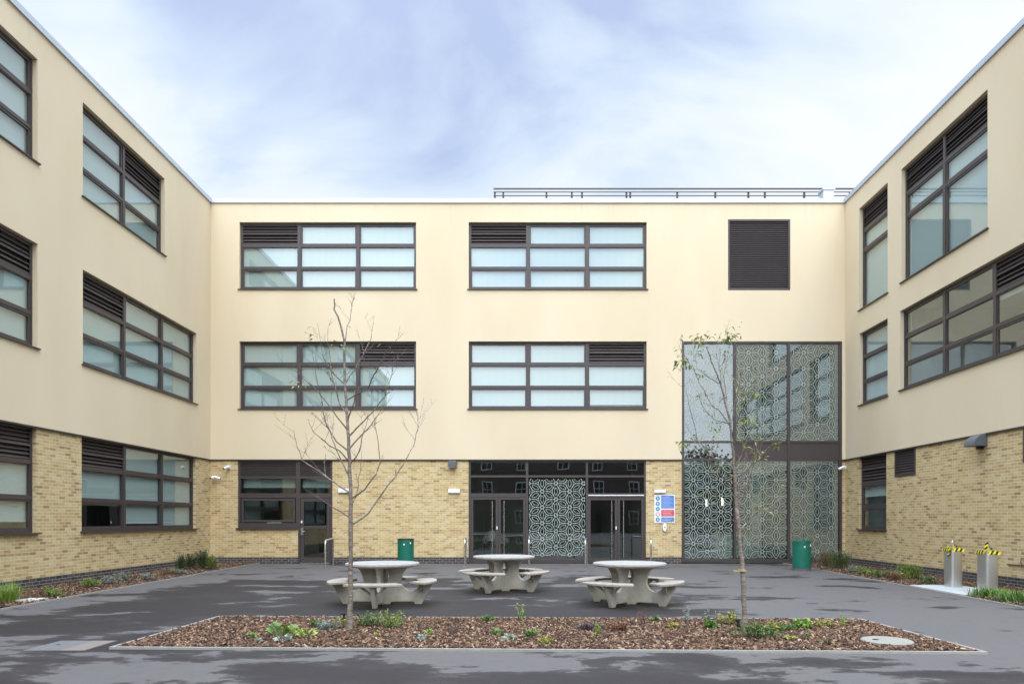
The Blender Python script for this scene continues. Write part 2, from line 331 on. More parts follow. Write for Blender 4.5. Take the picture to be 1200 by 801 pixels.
win('back', -2.02, 4.2, *F3, 3, louv=[(0, 0)], drops=[1, 1, 1], label='top floor window at the middle of the rear facade')
win('back', -2.02, 4.2, *F2, 3, louv=[(2, 0)], drops=[1, 1, .93], label='middle floor window at the middle of the rear facade')
# left wing (u = Y)
win('left', 17.73, 21.74, *F3, 2, louv=[(1, 0)], drops=[1, 1], label='two bay top floor window of the left wing')
win('left', 17.73, 23.84, *F2, 3, louv=[(0, 0)], drops=[1, 1, 1], label='three bay middle floor window of the left wing')
win('left', 17.73, 23.84, *F1, 3, louv=[(0, 0)], drops=[.72, .93, 1], label='ground floor window of the left wing with half drawn blinds')
win('left', 10.0, 16.09, *F3, 3, drops=[1, 1, 1]); win('left', 10.0, 16.09, *F2, 3, louv=[(2, 0)], drops=[1, 1, 1]); win('left', 10.0, 16.09, *F1, 3, louv=[(2, 0)], drops=[1, 1, .9])
for f in (F1, F2, F3):
    win('left', 2.2, 8.3, *f, 3, louv=[(0, 0)], drops=[1, .7, 1]); win('left', -5.6, .5, *f, 3, louv=[(2, 0)], drops=[.6, 1, 1])
# right wing
TR = [0, .225, .42, 1]
win('right', 21.96, 23.83, 8.5, 11.92, 1, TR, louv=[(0, 0)], drops=[1], label='tall narrow top floor window in the corner of the right wing')
win('right', 17.2, 21.15, 8.54, 11.92, 2, TR, louv=[(0, 0), (1, 0)], drops=[1, 1], label='tall two bay top floor window of the right wing')
win('right', 21.96, 23.83, 5.33, 7.74, 1, drops=[1], label='narrow middle floor window in the corner of the right wing')
win('right', 13.0, 21.23, 5.36, 7.74, 4, louv=[(2, 0)], drops=[0, 0, .4, 1], label='four bay middle floor window of the right wing')
win('right', 22.1, 23.92, 1.2, 3.64, 1, [0, .39, .70, 1], louv=[(0, 0)], drops=[.55], label='narrow ground floor window of the right wing under a louvre')
LOUV = [('right', -21.58, -20.43, 2.82, 3.64), ('right', -16.0, -14.8, 2.82, 3.64), ('back', 7.04, 9.22, 9.54, 12.02)]
for s_, a, b_, c, d in LOUV: HOLES[s_].append((a, b_, c, d))
# ground floor units of the rear facade and the glazed screen
HOLES['back'] += [(-10.1, -8.0, 1.22, 3.64), (-8.0, -6.79, 0, 3.64), (-2.03, 4.18, 0, 3.64), (5.43, 11.03, .04, 7.76)]
EXT = {'back': (LX, RX), 'left': (-6.5, BY), 'right': (-BY, -11.6)}
for sd_, (a, b_) in EXT.items():
    loc, rz = place(sd_); H = HOLES[sd_]; ax = 'x' if sd_ == 'back' else 'y'
    nm = {'back': 'rear facade', 'left': 'left wing', 'right': 'right wing'}[sd_]
    tag(grid(a, b_, GZ, TOP, H, .35).build('rendered_wall', 'render', school, loc=loc, rz=rz), 'cream rendered wall of the ' + nm)
    full = sorted((h[0], h[1]) for h in H if h[2] < .2 and h[3] > 3.6); ua = a
    for c0, c1 in full + [(b_, b_)]:
        if c0 > ua+.01:
            tag(grid(ua-(.03 if ua == a and sd_ != 'left' else 0), c0+(.03 if c0 == b_ and sd_ != 'right' else 0), .225, GZ-.003, H, .32, .03).build('brick_wall', 'brick_'+ax, school, loc=loc, rz=rz), 'yellow stock brick wall of the ' + nm)
            tag(grid(ua-(.03 if ua == a and sd_ != 'left' else 0), c0+(.03 if c0 == b_ and sd_ != 'right' else 0), -.2, .222, H, .32, .03).build('plinth', 'plinth_'+ax, school, loc=loc, rz=rz), 'dark brick plinth of the ' + nm)
        ua = max(ua, c1)
    # drip bead under the render
    m = MB(); cuts = sorted([(h[0], h[1]) for h in H if h[2] < GZ-.01 and h[3] > GZ-.1 and h[3] > 3.7] ); u = a
    for c0, c1 in cuts:
        m.box(u, c0, -.014, .03, GZ-.045, GZ-.004); u = c1
    m.box(u, b_, -.014, .03, GZ-.045, GZ-.004); m.build('drip_bead', 'frame_dark', school, loc=loc, rz=rz)
    m = MB().box(a, b_, -.05, .55, TOP+.002, TOP+.15)
    u = a+1.7
    while u < b_: m.box(u, u+.012, -.054, -.0505, TOP+.004, TOP+.15); u += 3.0
    m.build('coping', 'coping', school, loc=loc, rz=rz)
# end wall of the right wing and of the left wing, roofs, rooms
RWY = 11.6-BY
m = MB().box(RX+.352, 19, RWY, RWY+.35, GZ, TOP); m.box(19, 19.35, RWY, 8, 0, TOP); m.build('end_wall', 'render', school)
m = MB().box(RX+.352, 19, RWY+.03, RWY+.35, 0, GZ-.004); m.build('end_wall', 'brick_x', school)
LWY = -6.5-BY
MB().box(-19, LX-.352, LWY, LWY+.35, 0, TOP).box(-19.35, -19, LWY, 8, 0, TOP).build('end_wall', 'render', school)
MB().box(-19.35, LX-.36, LWY+.36, 8, 12.3, 12.45).box(RX+.36, 19.35, RWY+.36, 8, 12.3, 12.45).box(LX-.355, RX+.355, .36, 8, 12.3, 12.45).box(-19.35, 19.35, 8.002, 8.3, 0, 12.45).build('roof', 'slab', school)
def rooms(side, u0, u1, voids=(), parts=()):
    loc, rz = place(side); m = MB(); fl = MB()
    D0, D1 = .36, 7.4
    for z0, z1 in ((3.78, 4.15), (7.9, 8.3), (12.08, 12.28)):
        a, b_ = u0, u1
        if voids and z0 < 5: m.box(a, voids[0], D0, D1, z0, z1); m.box(voids[0]+.003, b_, D0+4.6, D1, z0, z1)
        else: m.box(a, b_, D0, D1, z0, z1)
    m.box(u0, u1, D1+.003, D1+.1, 0, 12.28); m.box(u0-.12, u0-.003, D0, D1, 0, 12.28); m.box(u1+.003, u1+.12, D0, D1, 0, 12.28)
    for p_ in parts: m.box(p_, p_+.12, D0+.003, D1-.003, 4.16, 7.89); m.box(p_, p_+.12, D0+.003, D1-.003, 8.31, 12.07); m.box(p_, p_+.12, D0+.003, D1-.003, 0.03, 3.77)
    fl.box(u0, u1, D0, D1, -.05, .02)
    m.build('interior_wall', 'interior', school, loc=loc, rz=rz); fl.build('interior_floor', 'interior_floor', school, loc=loc, rz=rz)
rooms('back', LX+.2, RX-.2, voids=(5.0,), parts=(-3.0, 4.75)); rooms('left', -6.2, BY-.3, parts=(1.2, 9, 16.8)); rooms('right', -BY+.3, -11.95, parts=(-21.6,))

def louvre_cell(m, x0, x1, z0, z1, y, pitch=.11, big=True):
    m.box(x0, x1, y+.085, y+.10, z0, z1)
    n = max(3, int((z1-z0)/pitch)); p_ = (z1-z0)/n
    for i in range(n):
        a = z0+i*p_+.01; d = .012
        dep = .03 if (big and i == n//2) else 0
        h = p_*(.80 if big else .97) if not dep else p_*1.15
        m.add([(x0,y+.01-dep,a),(x1,y+.01-dep,a),(x1,y+.075,a+h),(x0,y+.075,a+h),(x0,y+.01-dep,a+d),(x1,y+.01-dep,a+d),(x1,y+.075,a+h+d),(x0,y+.075,a+h+d)],
              [(0,3,2,1),(4,5,6,7),(0,1,5,4),(1,2,6,5),(2,3,7,6),(3,0,4,7)])
def pane_quad(m, x0, x1, z0, z1, y, tilt=.0016):
    a, b_ = random.uniform(-tilt, tilt), random.uniform(-tilt, tilt)
    def yy(x, z): return y + (x-(x0+x1)/2)*a + (z-(z0+z1)/2)*b_
    m.quad((x0,yy(x0,z0),z0),(x1,yy(x1,z0),z0),(x1,yy(x1,z1),z1),(x0,yy(x0,z1),z1))
RC = .115       # frame recess behind the wall face
def ring(m, x0, x1, z0, z1, w, y0, y1):
    m.box(x0, x0+w, y0, y1, z0, z1); m.box(x1-w, x1, y0, y1, z0, z1)
    m.box(x0+w, x1-w, y0, y1, z0, z0+w); m.box(x0+w, x1-w, y0, y1, z1-w, z1)
for (side, u0, u1, z0, z1, n, rows, louv, drops, label, clear) in WINS:
    loc, rz = place(side); W_ = (u1-u0)/n
    fr = MB(); pn = MB(); lv = MB(); e = .004
    fo = .06
    fr.box(u0+e, u0+fo, RC, RC+.09, z0+.03, z1-e); fr.box(u1-fo, u1-e, RC, RC+.09, z0+.03, z1-e)
    fr.box(u0+fo, u1-fo, RC, RC+.09, z0+.03, z0+fo+.03); fr.box(u0+fo, u1-fo, RC, RC+.09, z1-fo, z1-e)
    zz = [z1-(z1-z0)*r for r in rows]
    for i in range(1, n): fr.box(u0+i*W_-.05, u0+i*W_+.05, RC-.006, RC+.09, z0+fo+.03, z1-fo)
    for i in range(n):
        a = u0+i*W_+(.05 if i else fo); b_ = u0+(i+1)*W_-(.05 if i < n-1 else fo)
        for j in range(len(rows)-1):
            t_ = zz[j]-(fo if j == 0 else .038); bt = zz[j+1]+(fo+.03 if j == len(rows)-2 else .038)
            if j: fr.box(a, b_, RC-.003, RC+.08, zz[j]-.038, zz[j]+.038)
            if (i, j) in louv: 
                ring(fr, a, b_, bt, t_, .02, RC+.004, RC+.02); louvre_cell(lv, a+.022, b_-.022, bt+.022, t_-.022, RC, .095)
            else:
                w = .022 if (len(rows) == 4 and j == 1 and rows is T3) else .05
                ring(fr, a+.002, b_-.002, bt+.002, t_-.002, w, RC+.012, RC+.06); pane_quad(pn, a+w, b_-w, bt+w, t_-w, RC+.04)
    f = fr.build('window', 'frame', school, loc=loc, rz=rz)
    if label: tag(f, label)
    pn.build('pane', 'glass', f)
    if lv.v: lv.build('louvre', 'frame', f)
    MB().box(u0-.05, u1+.05, -.05, RC+.02, z0-.004, z0+.024).build('sill', 'frame', f)
    for i in range(n):
        a = u0+i*W_+.05; b_ = u0+(i+1)*W_-.05; d = (drops or [0]*n)[i]
        if side == 'right': d = (drops or [0]*n)[n-1-i] if False else d
        if d > .02:
            zb = z1-.06-(z1-z0-.1)*d; y = RC+.10+.004*(i % 2)
            bm_ = MB().box(a-.02, b_+.02, y, y+.004, zb, z1-.06); bm_.box(a-.02, b_+.02, y-.008, y-.001, zb, zb+.03)
            bm_.build('blind', 'blind', f)
for s_, a, b_, c, d in LOUV:
    loc, rz = place(s_); fr = MB(); ring(fr, a+.004, b_-.004, c+.004, d-.004, .06, .01, .1); f = fr.build('louvre_panel', 'frame', school, loc=loc, rz=rz)
    lv = MB(); louvre_cell(lv, a+.065, b_-.065, c+.065, d-.065, .025, .075, False); lv.build('louvre', 'frame', f)

# left ground floor window and door unit
uy = .06
m = MB()
for x0, x1, z0, z1 in ((-10.1, -10.02, 1.25, 3.6), (-8.08, -7.93, .03, 3.6), (-6.87, -6.79, .03, 3.6), (-10.02, -8.08, 3.54, 3.6), (-7.93, -6.87, 3.54, 3.6),
                       (-10.02, -8.08, 2.97, 3.05), (-7.93, -6.87, 2.97, 3.05), (-10.02, -8.08, 2.30, 2.46), (-7.93, -6.87, 2.30, 2.46), (-10.02, -8.08, 1.25, 1.42)):
    m.box(x0, x1, uy, uy+.1, z0, z1)
ring(m, -9.99, -8.11, 1.45, 2.28, .08, uy+.006, uy+.07)
f = m.build('window', 'frame', school); tag(f, 'ground floor window beside the single door of the rear facade')
m = MB(); louvre_cell(m, -10.02, -8.08, 3.05, 3.54, uy-.01, .055, False); louvre_cell(m, -7.93, -6.87, 3.05, 3.54, uy-.01, .055, False); m.build('louvre', 'frame', f)
m = MB(); pane_quad(m, -10.02, -8.08, 2.46, 2.97, uy+.05); pane_quad(m, -7.93, -6.87, 2.46, 2.97, uy+.05); pane_quad(m, -9.91, -8.19, 1.53, 2.2, uy+.05); m.build('pane', 'glass_clear', f)
MB().box(-10.15, -8.0, -.05, uy+.02, 1.2, 1.245).build('sill', 'frame', f)
MB().box(-9.98, -8.1, uy+.2, uy+.205, 2.66, 3.1).build('blind', 'blind', f); MB().box(-7.9, -6.9, uy+.2, uy+.205, 2.66, 3.1).build('blind', 'blind', f)
def door(x0, x1, z0, z1, st=.1, bot=.16, mid=None, label=None, glass='glass_clear'):
    m = MB(); y = uy+.01; m.box(x0, x0+st, y, y+.06, z0, z1); m.box(x1-st, x1, y, y+.06, z0, z1)
    m.box(x0+st, x1-st, y, y+.06, z0, z0+bot); m.box(x0+st, x1-st, y, y+.06, z1-st, z1)
    if mid: m.box(x0+st, x1-st, y, y+.06, mid-.05, mid+.05)
    d = m.build('door', 'frame', school); tag(d, label)
    p_ = MB()
    if mid: pane_quad(p_, x0+st, x1-st, z0+bot, mid-.05, y+.03); pane_quad(p_, x0+st, x1-st, mid+.05, z1-st, y+.03)
    else: pane_quad(p_, x0+st, x1-st, z0+bot, z1-st, y+.03)
    p_.build('pane', glass, d); return d
d = door(-7.92, -6.88, .03, 2.29, .12, .18, 1.28, 'single glazed door beside the hoop guard')
MB().box(-7.90, -7.81, uy-.03, uy+.008, 1.0, 1.25).tube([(-7.85, uy-.03, 1.12), (-7.85, uy-.07, 1.12), (-7.72, uy-.07, 1.12)], .012).build('handle', 'steel', d)
MB().box(-7.90, -7.85, uy-.02, uy+.008, 1.42, 1.5).build('lock', 'white_plastic', d)
MB().box(-7.93, -6.87, uy-.06, uy+.1, 0.004, .026).build('threshold', 'steel', school)
# entrance screen
m = MB(); y0, y1 = uy, uy+.11
for x0, x1, z0, z1 in ((-2.03, -1.955, .03, 3.6), (-.02, .06, .03, 3.6), (2.08, 2.155, .03, 3.6), (4.12, 4.18, .03, 3.6), (-1.955, -.02, 3.54, 3.6), (.06, 2.08, 3.54, 3.6), (2.155, 4.12, 3.54, 3.6),
                       (-1.955, -.02, 3.02, 3.09), (.06, 2.08, 3.02, 3.09), (2.155, 4.12, 3.02, 3.09), (-1.955, -.02, 2.33, 2.46), (2.155, 4.12, 2.31, 2.46), (.06, 2.08, .03, .16)):
    m.box(x0, x1, y0, y1, z0, z1)
f = m.build('entrance_screen', 'frame', school); tag(f, 'glazed entrance screen framing both double doors')
m = MB()
for x0, x1, z0, z1 in ((-1.955, -.02, 3.09, 3.54), (.06, 2.08, 3.09, 3.54), (2.155, 4.12, 3.09, 3.54), (-1.955, -.02, 2.46, 3.02), (2.155, 4.12, 2.46, 3.02), (.06, 2.08, .16, 3.02)): pane_quad(m, x0, x1, z0, z1, uy+.06)
m.build('pane', 'glass_screen', f)
MB().box(2.16, 4.11, uy-.03, uy-.002, 2.37, 2.405).build('trim', 'white_plastic', f)
def lattice(x0, x1, z0, z1, y, ox, oz, lw=.0066):
    m = MB(); a = .557; cw = a*math.sqrt(3)/2
    def line(pts, closed=True):
        n = len(pts); rng = range(n if closed else n-1)
        for i in rng:
            p, q = pts[i], pts[(i+1) % n]
            if not all(x0+.01 < s[0] < x1-.01 and z0+.01 < s[1] < z1-.01 for s in (p, q)): continue
            d = Vector((q[0]-p[0], q[1]-p[1])); L = d.length
            if L < 1e-5: continue
            d /= L; nn = Vector((-d.y, d.x))*lw; e = d*lw*.5
            m.quad((p[0]-e.x-nn.x, y, p[1]-e.y-nn.y), (q[0]+e.x-nn.x, y, q[1]+e.y-nn.y), (q[0]+e.x+nn.x, y, q[1]+e.y+nn.y), (p[0]-e.x+nn.x, y, p[1]-e.y+nn.y))
    leaf = [(-.135, 0), (-.09, .035), (-.03, .053), (.03, .053), (.09, .035), (.135, 0), (.09, -.035), (.03, -.053), (-.03, -.053), (-.09, -.035)]
    outer = [(-.20, .045), (-.12, .082), (-.07, .118), (0, .131), (.07, .118), (.12, .082), (.20, .045)]
    hexr = .052
    i0, i1 = int((x0-ox)/cw)-1, int((x1-ox)/cw)+2
    for i in range(i0, i1):
        for j in range(int((z0-oz)/a)-2, int((z1-oz)/a)+3):
            cx, cz = ox+i*cw, oz+j*a+(a/2 if i % 2 else 0)
            line([(cx+hexr*math.cos(R(60*k)), cz+hexr*math.sin(R(60*k))) for k in range(6)])
            for k in range(3):
                t_ = R(30+60*k); ux, uz = math.cos(t_), math.sin(t_); mx, mz = cx+ux*a/2, cz+uz*a/2
                tr = lambda p: (mx+p[0]*ux-p[1]*uz, mz+p[0]*uz+p[1]*ux)
                line([tr(p) for p in leaf]); line([tr(p) for p in outer], False); line([tr((p[0], -p[1])) for p in outer], False)
                for sg in (-1, 1):
                    line([tr((sg*.20, .045)), tr((sg*.225, 0)), tr((sg*.20, -.045))], False)
    return m
lattice(.06, 2.08, .22, 2.98, uy+.052, .55, .3).build('etched_pattern', 'etch', f)
for i, (x0, x1) in enumerate(((-1.95, -.995), (-.985, -.03), (2.16, 3.18), (3.19, 4.115))):
    nm = ['left leaf of the left entrance doors', 'right leaf of the left entrance doors', 'left leaf of the right entrance doors', 'right leaf of the right entrance doors'][i]
    d = door(x0, x1, .03, 2.325 if i < 2 else 2.305, .085, .14, None, nm)
    hx = x1-.2 if i % 2 == 0 else x0+.2
    MB().tube([(hx, uy-.07, .2), (hx, uy-.07, 2.2)], .017).tube([(hx, uy+.01, .4), (hx, uy-.07, .4)], .01).tube([(hx, uy+.01, 2.0), (hx, uy-.07, 2.0)], .01).build('handle', 'steel', d, smooth=True)
    if i % 2 == 0: MB().box(x1-.06, x1-.02, uy-.004, uy+.01, 1.2, 1.3).build('lock', 'white_plastic', d)
MB().box(-1.95, 4.11, uy-.08, uy+.12, .004, .026).build('threshold', 'frame_dark', school)
# tall glazed screen
m = MB(); y0, y1 = .0, .13
for x in (5.43+.003, 7.25, 9.13, 10.95-.003): m.box(x, x+.08, y0, y1, .06, 7.75)
segs = ((5.513, 7.25), (7.33, 9.13), (9.21, 10.947))
for a, b_ in segs:
    for z0, z1 in ((.06, .16), (3.60, 3.67), (4.22, 4.29), (7.69, 7.75)): m.box(a, b_, y0+.01, y1, z0, z1)
for a, b_ in segs[1:]: m.box(a, b_, y0+.035, y1-.03, 3.67, 4.22)
f = m.build('glazed_screen', 'frame', school); tag(f, 'two storey glazed screen etched with a flower lattice')
m = MB()
for a, b_ in segs: pane_quad(m, a, b_, .16, 3.60, .07, .0006); pane_quad(m, a, b_, 4.29, 7.69, .07, .0006)
pane_quad(m, segs[0][0], segs[0][1], 3.67, 4.22, .07); m.build('pane', 'glass_screen', f)
m = MB()
for a, b_ in segs:
    for z0, z1 in ((.16, 3.6), (4.29, 7.69)):
        l_ = lattice(a, b_, z0, z1, .062, 6.33, .42); m.add(l_.v, l_.f)
m.build('etched_pattern', 'etch', f)
# interior bits behind the screens
MB().box(4.9, 10.9, 7.31, 7.36, .03, 3.7).box(.1, 2.1, 7.31, 7.36, .03, 1.0).build('lobby_shade_sheet', 'interior_dark', school)  # darker sheets added on the rear wall so the lobby looks shaded
MB().box(2.13, 4.7, 7.31, 7.36, .03, 3.7).box(-2.9, 2.1, 7.31, 7.36, 2.5, 3.7).build('lobby_shade_sheet', 'lobby_olive', school)
MB().box(5.2, 10.9, 7.31, 7.36, 4.1, 7.88).build('lobby_shade_sheet', 'lobby_olive', school)
m = MB()
for x, y in ((8.75, 27.6),): m.box(x, x+.35, y-BY, y-BY+.35, .03, 3.77 if x < 5 else 7.88)
m.build('column', 'interior', school)
MB().box(9.3, 10.7, 7.30, 7.38, .05, 3.0).box(6.0, 7.9, 7.30, 7.38, .05, 2.6).box(-9.4, -7.4, 7.3, 7.38, .05, 2.7).box(2.4, 3.4, 7.3, 7.38, .05, 2.2).build('inner_doorway', 'interior_dark', school)
# roof plant screen and vent
m = MB(); z = 12.5
while z < 14.5: m.box(-1.3, 18, 3.1, 3.13, z, z+.03); z += .145
m.box(-1.3, 18, 3.09, 3.14, 14.5, 14.55)
for x in (-1.28, -.95, .75, 1.75, 2.15, 3.9, 4.05, 5.9, 7.4, 8.7, 9.35, 10.9, 12.7, 14.5, 16.5): m.box(x, x+.07, 3.135, 3.19, 12.45, 14.42)
m.build('plant_screen', 'frame', school)
MB().box(11.42, 11.82, 3.0-.5, 3.4-.5, 12.45, 14.2).box(11.38, 11.86, 2.46, 2.94, 14.2, 14.27).build('roof_vent', 'coping', school)

# ------------------------------------------------------------ things fixed on the walls
def wall_box(name, cat, label, x0, x1, z0, z1, dep, mt, group=None, rnd=.012):
    r = empty(name, ((x0+x1)/2, BY+.03, z0), label=label, cat=cat, group=group)
    w = (x1-x0)/2; h = z1-z0
    MB().box(-w, w, -dep, 0, 0, h).build('housing', mt, r, bevel=rnd); return r, w, h
for lab, x0, x1, z0, z1 in (('white emergency light right of the single glazed door', -6.58, -6.2, 2.47, 2.62), ('white emergency light below the dark wall light', -2.74, -2.33, 2.46, 2.60), ('white emergency light above the blue and red notice', 4.46, 4.86, 2.46, 2.58)):
    r, w, h = wall_box('emergency_light', 'emergency light', lab, x0, x1, z0, z1, .07, 'white_plastic', 'emergency lights on the brick wall')
    MB().box(-w+.02, w-.02, -.078, -.0705, .02, h-.02).build('diffuser', 'white_plastic', r)
r, w, h = wall_box('wall_light', 'wall light', 'dark grey square wall light under the render left of the entrance', -2.72, -2.44, 3.36, 3.59, .2, 'grey_plastic', rnd=.02)
MB().box(-w+.03, w-.03, -.18, -.04, -.012, -.001).build('diffuser', 'white_plastic', r)
# quarter dome light on the right wing
r = empty('wall_light', (RX+.03, 17.45, 3.33), R(-90), label='dark quarter dome wall light on the right wing brickwork', cat='wall light')
m = MB(); n = 12; prof = []
ns = 10; W2 = .20
vs = []; 
for i in range(ns+1):
    ph = R(90)*i/ns; rr = .34*math.cos(ph); hh = .30*math.sin(ph)
    vs += [(-W2, -rr, hh), (W2, -rr, hh)]
k = len(vs); vs += [(-W2, 0, 0), (W2, 0, 0)]
fs = [(2*i, 2*i+1, 2*i+3, 2*i+2) for i in range(ns)] + [(2*i, 2*i+2, k) for i in range(ns)] + [(2*i+1, k+1, 2*i+3) for i in range(ns)] + [(0, k, k+1, 1)]
MB().add(vs, fs).build('housing', 'grey_plastic', r, bevel=.01)
MB().box(-.06, .06, -.12, 0, -.07, -.002).build('bracket', 'black_plastic', r)
# cctv
def cctv(loc, rz, label, heads=1):
    r = empty('security_camera', loc, rz, label=label, cat='security camera', group='security cameras on the brickwork')
    MB().box(-.05, .05, -.05, 0, -.05, .06).tube([(0, -.03, 0), (0, -.13, 0)], .02).build('bracket', 'white_plastic', r)
    for k in range(heads):
        sg = 0 if heads == 1 else (-1, 1)[k]
        p0 = Vector((sg*.03, -.12, .01)); d_ = Vector((sg*.8 if sg else -.35, -.55, -.28)).normalized()
        h_ = MB().tube([p0-d_*.04, p0+d_*.17], .045, 12).build('camera_body', 'white_plastic', r, smooth=True)
        MB().tube([p0+d_*.171, p0+d_*.185], .034, 12).build('lens', 'black_plastic', h_)
    return r
cctv((-10.4, BY+.03, 3.36), 0, 'white security camera left of the louvred ground floor window')
cctv((-10.93, BY-.06, 3.0), R(45), 'twin headed white security camera in the left inner corner', 2)
cctv((RX-.05, BY-.12, 3.34), R(-60), 'white security camera beside the tall glazed screen in the right corner')
# notice
r = empty('wall_notice', (4.83, BY+.03, 1.43), label='white notice board with blue and red panels on the brick pier', cat='sign')
MB().box(-.36, .36, -.012, 0, 0, .98).build('board', 'white_plastic', r)
MB().box(-.12, .33, -.016, -.0125, .5, .95).box(-.12, .33, -.016, -.0125, .03, .19).build('blue_panel', 'blue_sign', r)
MB().box(-.12, .33, -.016, -.0125, .225, .45).build('red_panel', 'red_sign', r)
m = MB()
for k in range(9): m.box(-.08, .29-.05*(k % 3), -.0185, -.0165, .54+k*.043, .552+k*.043)
m.build('text_lines', 'sign_line', r); m = MB(); m.box(-.08, .2, -.0185, -.0165, .08, .10); m.box(-.08, .26, -.0185, -.0165, .13, .145); m.build('text_lines', 'sign_line', r)
m = MB(); 
for k in range(3): m.box(-.08, .27-.05*(k % 2), -.0185, -.0165, .27+k*.055, .29+k*.055)
m.build('text_rows', 'sign_pink', r)
for k in range(5):
    c_ = [(.075*math.cos(2*math.pi*i/20)-.24, .075*math.sin(2*math.pi*i/20)+.11+k*.185) for i in range(20)]
    MB().prism(c_, lambda u, v, s: (u, -.0125-.004*s, v)).build('symbol', 'red_sign' if k == 1 else 'blue_icon', r)
    m = MB()
    if k == 1:
        c2 = [(.052*math.cos(2*math.pi*i/20)-.24, .052*math.sin(2*math.pi*i/20)+.11+k*.185) for i in range(20)]
        m.prism(c2, lambda u, v, s: (u, -.0168-.0015*s, v))
    else: m.box(-.27, -.21, -.0185, -.0168, .085+k*.185, .105+k*.185).box(-.25, -.23, -.0185, -.0168, .11+k*.185, .155+k*.185)
    m.build('symbol_mark', 'white_plastic', r)
r = empty('intercom', (4.83, BY+.03, 1.12), label='small white call unit on the brick just below the notice', cat='intercom')
MB().prism([(.07*math.cos(2*math.pi*i/20), .15+.15*math.sin(2*math.pi*i/20)) for i in range(20)], lambda u, v, s: (u, -.05*s, v)).build('housing', 'white_plastic', r, bevel=.008)
MB().tube([(0, -.052, .16), (0, -.06, .16)], .02).build('button', 'grey_plastic', r)

# ------------------------------------------------------------ beds, edgings, covers
def xl(Y): return -8.94 + (Y-12.1)*(-.0328)
def xr(Y): return 8.63 + (Y-12.4)*.0263
BED = [(-4.98, 8.5), (5.30, 8.18), (5.13, 10.92), (-4.85, 11.24)]
def edging(name, pts, closed, label, w=.038, z=.03):
    m = MB(); n = len(pts)
    P_ = [Vector(p) for p in pts]
    off = []
    for i in range(n):
        a = P_[i-1] if (closed or i) else P_[i]; b_ = P_[(i+1) % n] if (closed or i < n-1) else P_[i]
        d1 = (P_[i]-a); d2 = (b_-P_[i]); d1 = d1.normalized() if d1.length > 0 else d2.normalized(); d2 = d2.normalized() if d2.length > 0 else d1
        nn = Vector((-(d1+d2).y, (d1+d2).x)).normalized(); k = 1/max(.4, nn.dot(Vector((-d1.y, d1.x))))
        off.append(nn*k*w)
    for i in range(n if closed else n-1):
        j = (i+1) % n; a, b_, c, d = P_[i], P_[j], P_[j]+off[j], P_[i]+off[i]
        m.prism([tuple(a), tuple(b_), tuple(c), tuple(d)], lambda u, v, s: (u, v, -.1+(.1+z)*s))
    return tag(m.build(name, 'edging'), label, 'kerb')
edging('kerb', BED, True, 'thin pale concrete edging framing the central planting bed')
edging('kerb', [(xl(2), 2), (xl(BY+.02), BY+.02)], False, 'thin pale edging along the left wing planting bed')
edging('kerb', [(xr(BY+.02), BY+.02), (xr(4), 4)], False, 'thin pale edging along the right wing planting bed')
def soil(name, pts, label): return tag(MB().prism(pts, lambda u, v, s: (u, v, -.05+.06*s)).build(name, 'soil'), label, kind='structure')
soil('planting_bed', [(p[0]*.995, p[1]+(.03 if i < 2 else -.03)) for i, p in enumerate(BED)], 'soil of the central bed')
soil('planting_bed', [(LX+.02, 2), (xl(2)-.03, 2), (xl(BY)-.03, BY+.02), (LX+.02, BY+.02)], 'soil of the left bed')
soil('planting_bed', [(xr(4)+.03, 4), (RX, 4), (RX, BY+.02), (xr(BY)+.03, BY+.02)], 'soil of the right bed')
rng = np.random.default_rng(3)
def chips(name, inside, x0, x1, y0, y1, n, label, size=.05, hfun=None):
    V = []; Fc = []
    xs = rng.uniform(x0, x1, n); ys = rng.uniform(y0, y1, n)
    for x, y in zip(xs, ys):
        if not inside(x, y): continue
        L = size*rng.uniform(.35, 1.15); w = L*rng.uniform(.16, .42); th = rng.uniform(.004, .009)
        Mx = (Matrix.Rotation(rng.uniform(0, 6.28), 3, 'Z') @ Matrix.Rotation(rng.normal(0, .38), 3, 'Y') @ Matrix.Rotation(rng.normal(0, .45), 3, 'X'))
        z = .018+abs(rng.normal(0, .012)) + (hfun(x, y) if hfun else 0)
        b_ = len(V)
        for a_, c_, d_ in ((-1,-.6,-1),(.8,-1,-1),(1,.7,-1),(-.9,1,-1),(-1,-.6,1),(.8,-1,1),(1,.7,1),(-.9,1,1)):
            p = Mx @ Vector((a_*L, c_*w, d_*th)); V.append((x+p.x, y+p.y, z+p.z))
        Fc += [(b_,b_+3,b_+2,b_+1),(b_+4,b_+5,b_+6,b_+7),(b_,b_+1,b_+5,b_+4),(b_+1,b_+2,b_+6,b_+5),(b_+2,b_+3,b_+7,b_+6),(b_+3,b_,b_+4,b_+7)]
    m = MB(); m.v = V; m.f = Fc; return tag(m.build(name, 'chips'), label, 'mulch', kind='stuff')
def in_bed(x, y):
    for i in range(4):
        a, b_ = BED[i], BED[(i+1) % 4]
        L_ = math.hypot(b_[0]-a[0], b_[1]-a[1])
        if ((b_[0]-a[0])*(y-a[1])-(b_[1]-a[1])*(x-a[0]))/L_ < .075: return False
    return math.hypot(x-4.48, (y-8.86)) > .33
chips('bark_mulch', in_bed, -5, 5.4, 8.2, 11.3, 36000, 'brown bark chip mulch covering the central bed', .034)
chips('bark_mulch', lambda x, y: x < xl(y)-.07, LX+.05, -8.9, 9, BY-.05, 12000, 'brown bark mulch along the left wing', .034)
chips('bark_mulch', lambda x, y: x > xr(y)+.07 and not (8.7 < x < 10.0 and 14.25 < y < 16.5), 8.7, RX-.05, 9, BY-.05, 11000, 'brown bark mulch along the right wing', .034)
